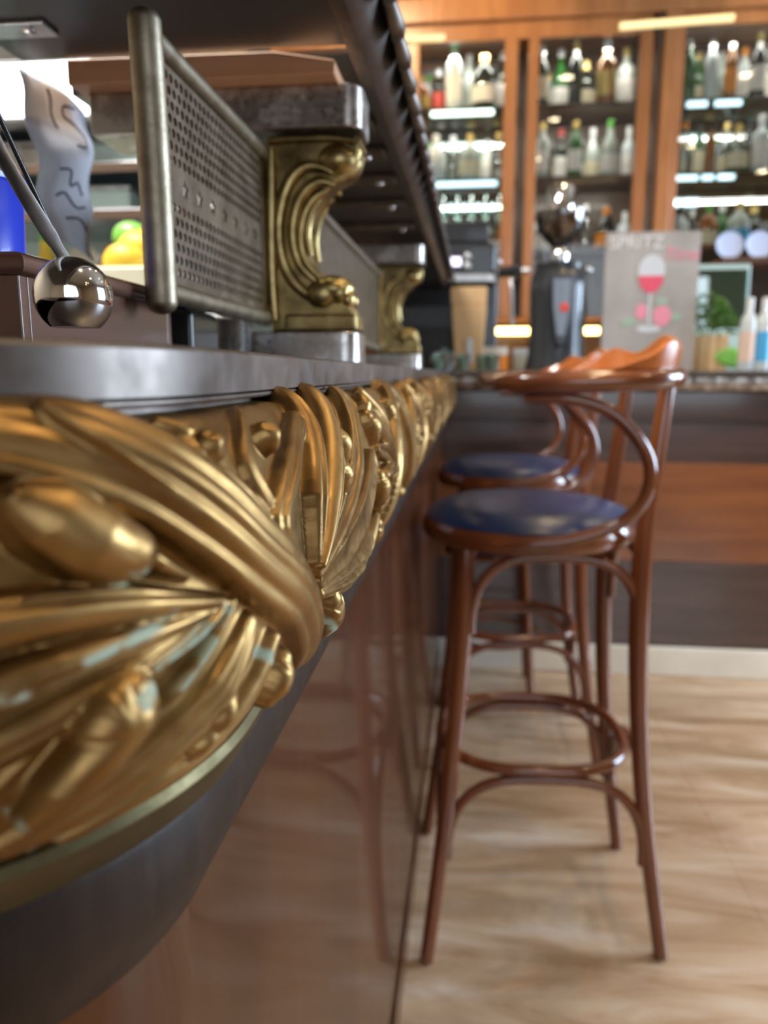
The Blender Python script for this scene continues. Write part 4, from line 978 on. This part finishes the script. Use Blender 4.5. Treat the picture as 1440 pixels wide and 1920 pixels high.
# small glasses and saucers near the machine
def tumbler(px, Y, h, rr2, label, mat=M_shelfg, grp=None):
    x = at(px, 690, Y=Y).x
    o = MB().lathe([(rr2 * .8, 0), (rr2, h), (rr2 - .0015, h), (rr2 * .8 - .001, .004)], n=20).build('glass_tumbler', mat); o.location = (x, Y, CT)
    tag(o, label, 'glass', grp)
for i, px in enumerate((822, 868, 905, 925)):
    tumbler(px, 2.70, .055, .022, ('clear shot glass beside the brackets end of the bar', 'clear shot glass in front of the paper bag', 'clear shot glass right of the paper bag', 'rightmost clear shot glass, below the yellow lights')[i], M_shelfg, 'shot glasses on the back counter')
wbw = thing('sugar_bowl', 'small white bowl with lid on the back counter, left of the paper bag', 'bowl', (at(832, 690, Y=2.86).x, 2.86, CT))
MB().lathe([(.025, 0), (.045, .03), (.047, .055), (.044, .055)], n=24).build('body', M_white, wbw); MB().lathe([(.048, .0552), (.03, .068), (.006, .072), (.006, .08)], n=20).build('lid', M_teal, wbw)
for i, (px, w, m_, lb) in enumerate(((925, .10, M_orange, 'orange box of sweets right of the paper bag'), (985, .09, M_labelc, 'cream box beside the coffee grinder'))):
    q = thing('small_box', lb, 'box', (at(px, 690, Y=2.86 if px < 950 else 3.05).x, 2.86 if px < 950 else 3.05, CT)); bx(-w / 2, w / 2, 0, .06, 0, .055).build('body', m_, q, bevel=.002); bx(-w / 2 - .001, w / 2 + .001, -.001, .061, .0552, .085).build('lid', M_white, q, bevel=.003)

# ------------------------------------------------------------------ cabinet behind the counter
CY = 4.10; ZT = CY and at(1100, 45, Y=CY).z
cab = thing('back_cabinet', 'tall brown wood and glass display cabinet filled with bottles behind the back counter', 'cabinet', (0, CY, 0))
def cx_(px, py=250): return at(px, py, Y=CY).x
XL, XR = -1.05, 2.6
bx(XL, XR, .40, .44, 0, ZT + .25).build('back_panel', M_cabdark, cab)
bx(XL, cx_(960), .385, .3995, 1.62, ZT).build('mirror', M_mirror, cab)
bx(cx_(1260), XR, .385, .3995, 1.62, ZT).build('mirror', M_mirror, cab)
bx(XL, XR, -.03, .40, ZT + .03, ZT + .14).build('top_beam', M_cab, cab, bevel=.006)
bx(XL, XR, -.055, .40, ZT + .145, ZT + .18).build('cornice', M_cab, cab, bevel=.01)
bx(XL, XR, -.02, .40, ZT + .181, ZT + .26).build('frieze', M_cabdark, cab, bevel=.004)
bx(XL, cx_(1215), 0, .03, ZT - .05, ZT + .029).build('door_top_rail', M_cab, cab, bevel=.004)
bx(cx_(1275), XR, 0, .03, ZT - .03, ZT + .029).build('door_top_rail', M_cab, cab, bevel=.004)
Z0c = .95
for px, w in ((775, .055), (955, .062), (997, .050), (1204, .062)):
    x = cx_(px); bx(x - w / 2, x + w / 2, -.004, .032, Z0c, ZT - .05).build('stile', M_cab, cab, bevel=.004)
x = cx_(1247); bx(x - .035, x + .035, -.03, .10, Z0c, ZT + .03).build('pilaster', M_cab, cab, bevel=.006)
bx(x + .037, x + .065, -.015, .09, Z0c, ZT + .03).build('pilaster', M_cab, cab, bevel=.004); bx(x - .062, x - .037, -.015, .09, Z0c, ZT + .03).build('pilaster', M_cabdark, cab, bevel=.004)
for a, b in ((757, 955), (997, 1204)):
    bx(cx_(a) + .03, cx_(b) - .03, .010, .014, Z0c, ZT - .05).build('glass_door', M_pane, cab)
bx(cx_(1275), XR, .010, .014, Z0c, ZT - .03).build('glass_door', M_pane, cab)
bx(XL, XR, -.02, .38, 0, Z0c - .001).build('base_cupboard', M_front2, cab, bevel=.004)
SEC = {'left': (cx_(757), cx_(975)), 'middle': (cx_(997), cx_(1215)), 'right': (cx_(1275), 2.2)}
ZSH = [at(900, 205, Y=CY + .1).z, at(900, 338, Y=CY + .1).z, at(900, 475, Y=CY + .1).z]
for nm, (a, b) in SEC.items():
    a_, b_ = (XL if nm == 'left' else a), b
    for k, z in enumerate(ZSH):
        m_ = M_shelfg if (nm != 'middle' and k < 2) else M_cabdark
        bx(a_, b_, .06, .36, z - .012, z).build('shelf', m_, cab)
for nm, k, xa, xb in (('left', 0, 806, 925), ('left', 1, 790, 935), ('right', 0, 1292, 1330), ('right', 0, 1345, 1395), ('right', 1, 1272, 1322), ('right', 1, 1330, 1352), ('right', 1, 1360, 1392)):
    bx(at(xa, 250, Y=CY).x, at(xb, 250, Y=CY).x, .062, .085, ZSH[k] - .034, ZSH[k] - .0125).build('shelf_light', M_led if k or nm == 'right' else M_ledg, cab, bevel=.004)
for nm, (a, b) in SEC.items():
    for k, z in enumerate((ZT - .075, ZSH[0] - .016, ZSH[1] - .016)):
        st_ = bx(a + .05, b - .05, .045, .060, ZT - .012, ZT - .002).build('hidden_glow_strip', M_led, cab) if k == 0 else None  # added glowing strip, kept out of sight behind the top rail
        area('cabinet_fill', ((a + b) / 2, CY + .095, z - .004), (.45, 0, 0), b - a - .12, .02, 1.5 if k == 0 else 1.1, (1, .97, .88))  # added fill light in each bay to brighten the bottles, no lamp body
# hanging rack of stemware under the lower left shelf
# bottles on the shelves
def row(section, k, items, group, where):
    a, b = SEC[section]; z = ZSH[k]
    for i, (px, kind, gl, lab, cap, sc_) in enumerate(items):
        yy = CY + (.235 if 1205 < px < 1240 else (.115, .235)[i % 2]); x = at(px, 250, Y=yy).x
        word = {'clear': 'pale', 'glassy': 'clear', 'frosted': 'frosted', 'green': 'green', 'dark': 'dark', 'amber': 'amber'}[gl]
        order = ['leftmost', 'second from left', 'third from left', 'fourth from left', 'fifth from left', 'sixth from left', 'seventh from left', 'eighth from left', 'ninth from left', 'tenth from left'][i]
        lb = '%s bottle%s, %s on the %s' % (word, '' if lab == 'none' else ' with %s label' % lab, order, where)
        if k: sc_ = min(sc_, .268 / {'wine': .296, 'burg': .296, 'spirit': .266, 'squat': .226, 'tall': .306}[kind])
        bottle(kind, gl, lab, cap, (x, yy, z + .0005), sc_, lb, group)
row('left', 0, [(790, 'squat', 'amber', 'gold', 'gold', .75), (822, 'spirit', 'dark', 'red', 'white', .9), (850, 'wine', 'frosted', 'white', 'green', 1.1), (878, 'tall', 'clear', 'none', 'white', 1.0), (906, 'squat', 'dark', 'white', 'gold', 1.15), (940, 'wine', 'dark', 'white', 'white', 1.05)], 'bottles on the top shelf of the left bay', 'top shelf, left bay')
row('middle', 0, [(1012, 'wine', 'dark', 'cream', 'white', .95), (1047, 'burg', 'green', 'white', 'white', 1.05), (1075, 'tall', 'dark', 'none', 'gold', .95), (1094, 'squat', 'dark', 'cream', 'gold', 1.1), (1132, 'spirit', 'amber', 'gold', 'white', 1.1), (1168, 'spirit', 'clear', 'white', 'gold', 1.15), (1222, 'wine', 'green', 'none', 'white', 1.0)], 'bottles on the top shelf of the middle bay', 'top shelf, middle bay')
row('middle', 1, [(1018, 'wine', 'clear', 'white', 'gold', 1.0), (1052, 'wine', 'dark', 'white', 'red', 1.0), (1080, 'wine', 'green', 'white', 'gold', 1.15), (1112, 'burg', 'clear', 'cream', 'white', 1.15), (1145, 'burg', 'clear', 'white', 'green', 1.15), (1180, 'wine', 'frosted', 'white', 'white', 1.0), (1212, 'wine', 'dark', 'none', 'black', 1.0)], 'bottles on the middle shelf of the middle bay', 'middle shelf, middle bay')
row('left', 1, [(818, 'squat', 'frosted', 'none', 'white', 1.0), (850, 'spirit', 'glassy', 'none', 'white', .95), (882, 'squat', 'clear', 'cream', 'gold', 1.0), (915, 'spirit', 'frosted', 'white', 'white', .85), (935, 'spirit', 'glassy', 'none', 'gold', .85)], 'bottles on the middle shelf of the left bay', 'middle shelf, left bay')
row('right', 0, [(1283, 'wine', 'green', 'none', 'white', .95), (1301, 'burg', 'green', 'cream', 'gold', .9), (1326, 'tall', 'frosted', 'none', 'white', .9), (1344, 'tall', 'clear', 'none', 'white', .85), (1362, 'tall', 'amber', 'orange', 'white', .85), (1385, 'spirit', 'frosted', 'white', 'orange', 1.05), (1412, 'wine', 'dark', 'white', 'gold', 1.0), (1434, 'spirit', 'glassy', 'white', 'white', 1.1)], 'bottles on the top shelf of the right bay', 'top shelf, right bay')
row('right', 1, [(1285, 'tall', 'glassy', 'none', 'orange', .8), (1312, 'tall', 'green', 'cream', 'black', .85), (1334, 'tall', 'amber', 'none', 'black', .75), (1362, 'burg', 'glassy', 'cream', 'gold', 1.1), (1385, 'squat', 'glassy', 'cream', 'gold', 1.0), (1405, 'wine', 'dark', 'none', 'black', .9), (1428, 'spirit', 'frosted', 'white', 'white', 1.1)], 'bottles on the middle shelf of the right bay', 'middle shelf, right bay')
row('middle', 2, [(1020, 'squat', 'clear', 'white', 'gold', .9), (1105, 'wine', 'glassy', 'none', 'white', .85), (1145, 'squat', 'dark', 'orange', 'orange', .95), (1180, 'spirit', 'frosted', 'white', 'white', .8)], 'bottles on the lowest shelf of the middle bay', 'lowest shelf, middle bay')
row('right', 2, [(1285, 'squat', 'frosted', 'white', 'black', .9), (1308, 'spirit', 'dark', 'red', 'white', .8), (1340, 'squat', 'amber', 'cream', 'green', .95), (1365, 'spirit', 'green', 'none', 'white', .9), (1398, 'squat', 'clear', 'blue', 'gold', 1.0), (1425, 'squat', 'dark', 'none', 'gold', 1.0)], 'bottles on the lowest shelf of the right bay', 'lowest shelf, right bay')
brng = random.Random(21)
for sec, k, n_, wh in (('left', 0, 5, 'top shelf, left bay'), ('left', 1, 5, 'middle shelf, left bay'), ('middle', 0, 5, 'top shelf, middle bay'), ('middle', 1, 5, 'middle shelf, middle bay'), ('right', 0, 5, 'top shelf, right bay'), ('right', 1, 5, 'middle shelf, right bay')):
    a, b = SEC[sec]; a += .06; b = min(b, 1.50) - .06
    for i in range(n_):
        gl = brng.choice(['clear', 'frosted', 'clear', 'amber', 'green', 'dark']); lab = brng.choice(['white', 'cream', 'white', 'gold', 'none'])
        bottle(brng.choice(['wine', 'spirit', 'tall']), gl, lab, brng.choice(['gold', 'white', 'black', 'green']), (a + (b - a) * (i + .5) / n_, CY + .322, ZSH[k] + .0005), brng.uniform(.72, .84),
               '%s bottle%s, back row, %s, %s' % ({'clear': 'pale'}.get(gl, gl), '' if lab == 'none' else ' with %s label' % lab, ('leftmost', 'second from left', 'middle', 'second from right', 'rightmost')[i], wh), 'bottles in the back rows of the cabinet')
for k_, o in BPRO.items():
    for c in list(o.children): bpy.data.objects.remove(c)
    bpy.data.objects.remove(o)
# a row of cups on the lowest left shelf and hooks with cups above
cupm = MB().lathe([(.018, 0), (.021, .002), (.031, .045), (.033, .062), (.030, .062), (.028, .045), (.016, .006)], n=24)
for i, px in enumerate((800, 826, 852, 878, 904, 930)):
    o = thing('coffee_cup', '%s white coffee cup above the coffee machine, on the lowest shelf of the left bay' % ('first', 'second', 'third', 'fourth', 'fifth', 'sixth')[i], 'cup', (at(px, 400, Y=CY + .13).x, CY + .13, ZSH[2] + .0005), group='white cups above the coffee machine')
    o['label'] = 'white coffee cup above the coffee machine, %s of six from the left' % ('first', 'second', 'third', 'fourth', 'fifth', 'sixth')[i]
    m = MB(); m.v = list(cupm.v); m.f = list(cupm.f); m.sm = list(cupm.sm); m.build('body', M_white, o)
    MB().tube(spline([(.006, -.029, .052), (.008, -.048, .048), (.008, -.046, .028), (.006, -.024, .022)], 5), .003, 8).build('handle', M_white, o)
    g_ = thing('wine_glass', 'upturned stem glass hanging under the glass shelf, %s of six from the left' % ('first', 'second', 'third', 'fourth', 'fifth', 'sixth')[i], 'glass', (at(px + 6, 400, Y=CY + .24).x, CY + .24, ZSH[1] - .16), group='upturned stem glasses in the left bay')
    MB().lathe([(.028, 0), (.036, .03), (.030, .065), (.005, .078), (.004, .13), (.03, .138), (.03, .1405)], n=20).build('body', M_shelfg, g_)
# second, lower wall shelf with warm under-shelf lights, behind the counter items
ls = thing('low_wall_shelf', 'low wooden shelf with warm yellow strip lights behind the counter', 'shelf', (0, 3.62, 0))
zl = at(960, 603, Y=3.62).z
bx(-.6, 2.2, 0, .30, zl, zl + .02).build('board', M_cab, ls, bevel=.002); bx(-.6, 2.2, .28, .30, .9, zl).build('back_board', M_cab, ls)
bx(-.6, 2.2, -.0, .27, .0, .90).build('cupboard', M_front2, ls, bevel=.003)
for a, b in ((930, 998), (1096, 1124), (1352, 1380)):
    xa, xb = at(a, 620, Y=3.60).x, at(b, 620, Y=3.60).x
    bx(xa, xb, -.02, -.001, at(1000, 627, Y=3.60).z, at(1000, 614, Y=3.60).z).build('strip_light', M_warm, ls, bevel=.004)
# amber jars under the warm lights
for i, px in enumerate((925, 950, 975, 1112)):
    x = at(px, 660, Y=3.66).x; o = thing('amber_jar', 'amber jar on the cupboard under the warm strip light, %s' % ('leftmost', 'second from left', 'third from left', 'between grinder and poster')[i], 'jar', (x, 3.66, .9005), group='amber jars under the strip lights')
    MB().lathe([(.03, 0), (.032, .004), (.032, .10), (.024, .115)], n=18).build('body', M_gamber, o); MB().lathe([(.026, .1155), (.027, .13), (.02, .133)], n=16).build('lid', M_capg, o)
# right hand: small dark shelf with two round plates, mirror-like tray behind
rs = thing('plate_shelf', 'small reddish brown shelf at the right edge holding two plates', 'shelf', (0, 3.35, 0))
z = at(1400, 487, Y=3.35).z; xa = at(1356, 487, Y=3.35).x
bx(xa, xa + .6, 0, .22, z - .012, z + .012).build('board', M_boxwood, rs, bevel=.002); bx(xa + .04, xa + .07, .19, .22, CT, z - .0125).build('post', M_blackm, rs); bx(xa + .5, xa + .53, .19, .22, CT, z - .0125).build('post', M_blackm, rs)
for i, px in enumerate((1368, 1424)):
    c = at(px, 450, Y=3.42); o = thing('china_plate', ('pale blue china plate propped on the brown shelf, left of two', 'pale blue china plate propped on the brown shelf, at the right edge')[i], 'plate', (c.x, 3.42, z + .0125), group='plates on the brown shelf')
    R = Matrix.Rotation(PI / 2 - .12, 3, 'X')
    MB().lathe([(.02, .0), (.045, .002), (.052, .009), (.054, .010), (.044, .006), (.02, .005)], (0, 0, .054), 32, mat=R).build('plate', M_plateb, o)
tr_ = thing('serving_tray', 'pale teal glass tray leaning behind the plant', 'tray', (at(1330, 600, Y=3.30).x, 3.30, CT))
bx(-.15, .15, 0, .012, 0, .42).build('sheet', M_teal, tr_, bevel=.004); bx(-.14, .14, -.003, -.0002, .17, .40).build('mirror_face', M_shelfg, tr_)
tr_.rotation_euler = (-.05, 0, 0)
# tap-like chrome bottle right
for i, (px, kind, gl, lab, cap, Y, sc_) in enumerate(()): pass

# ------------------------------------------------------------------ linear pendant lamps
def pend(p0, p1, label):
    a, b = p0, p1; d = b - a
    o = thing('linear_pendant_lamp', label, 'lamp', a)
    MB().tube([(0, 0, 0), tuple(d)], .0125, 14).build('tube', M_tubel, o)
    for t in (.12, .88):
        q = d * t; MB().tube([(q.x, q.y, q.z + .012), (q.x, q.y, ZC - a.z)], .0015, 6).build('cable', M_gold, o)
pend(at(1162, 50, Y=3.0), at(1376, 33, Y=3.0), 'slim brass coloured tube lamp hanging at upper right')
pend(at(690, 76, Y=3.0), at(834, 71, Y=3.0), 'slim brass coloured tube lamp hanging beyond the shelf edge')
# warm ceiling spots over the bar, with added ones for cabinet glints and fill
def spot(x, y, label, pw_=16, tilt=0):
    o = thing('ceiling_spot', label, 'lamp', (x, y, ZC - .10), group='ceiling spots over the bar')
    MB().lathe([(.045, 0), (.055, .02), (.055, .098), (.05, .10)], n=24).build('housing', M_blackm, o)
    MB().lathe([(.038, -.002), (.040, -.001), (.038, -.0002)], n=20).build('bulb', M_bulb, o)
    l = bpy.data.lights.new('spot_light', 'SPOT'); l.energy = pw_; l.color = (1, .74, .42); l.spot_size = 1.9; l.shadow_soft_size = .04; l.spot_blend = .5
    q = bpy.data.objects.new('spot_light', l); COL.objects.link(q); q.location = (x, y, ZC - .11); q.rotation_euler = (tilt, 0, 0)
for x, y, lb in ((.55, .35, 'ceiling spot above the near end of the bar'), (.6, 1.5, 'ceiling spot above the nearest bar stool'), (.6, 2.4, 'ceiling spot above the end of the bar'), (1.8, 2.3, 'ceiling spot right of the bar stools'), (1.9, .6, 'ceiling spot over the open floor'), (2.55, -.55, 'added unseen spot for glints in the right cabinet bay, left of three'), (2.85, -.35, 'added unseen spot for glints in the right cabinet bay, middle of three'), (3.15, -.9, 'added unseen spot for glints in the right cabinet bay, right of three'), (-.55, 3.05, 'added unseen spot brightening the left cabinet bays'), (2.25, 3.05, 'added unseen spot brightening the right cabinet bay')):  # the trio is added for glints in the glass, bay spots to brighten bottles
    spot(x, y, lb, 140 if y > 3 else (10 if y < 0 else (34 if y < 1 else 24)), 1.0 if y > 3 else 0)
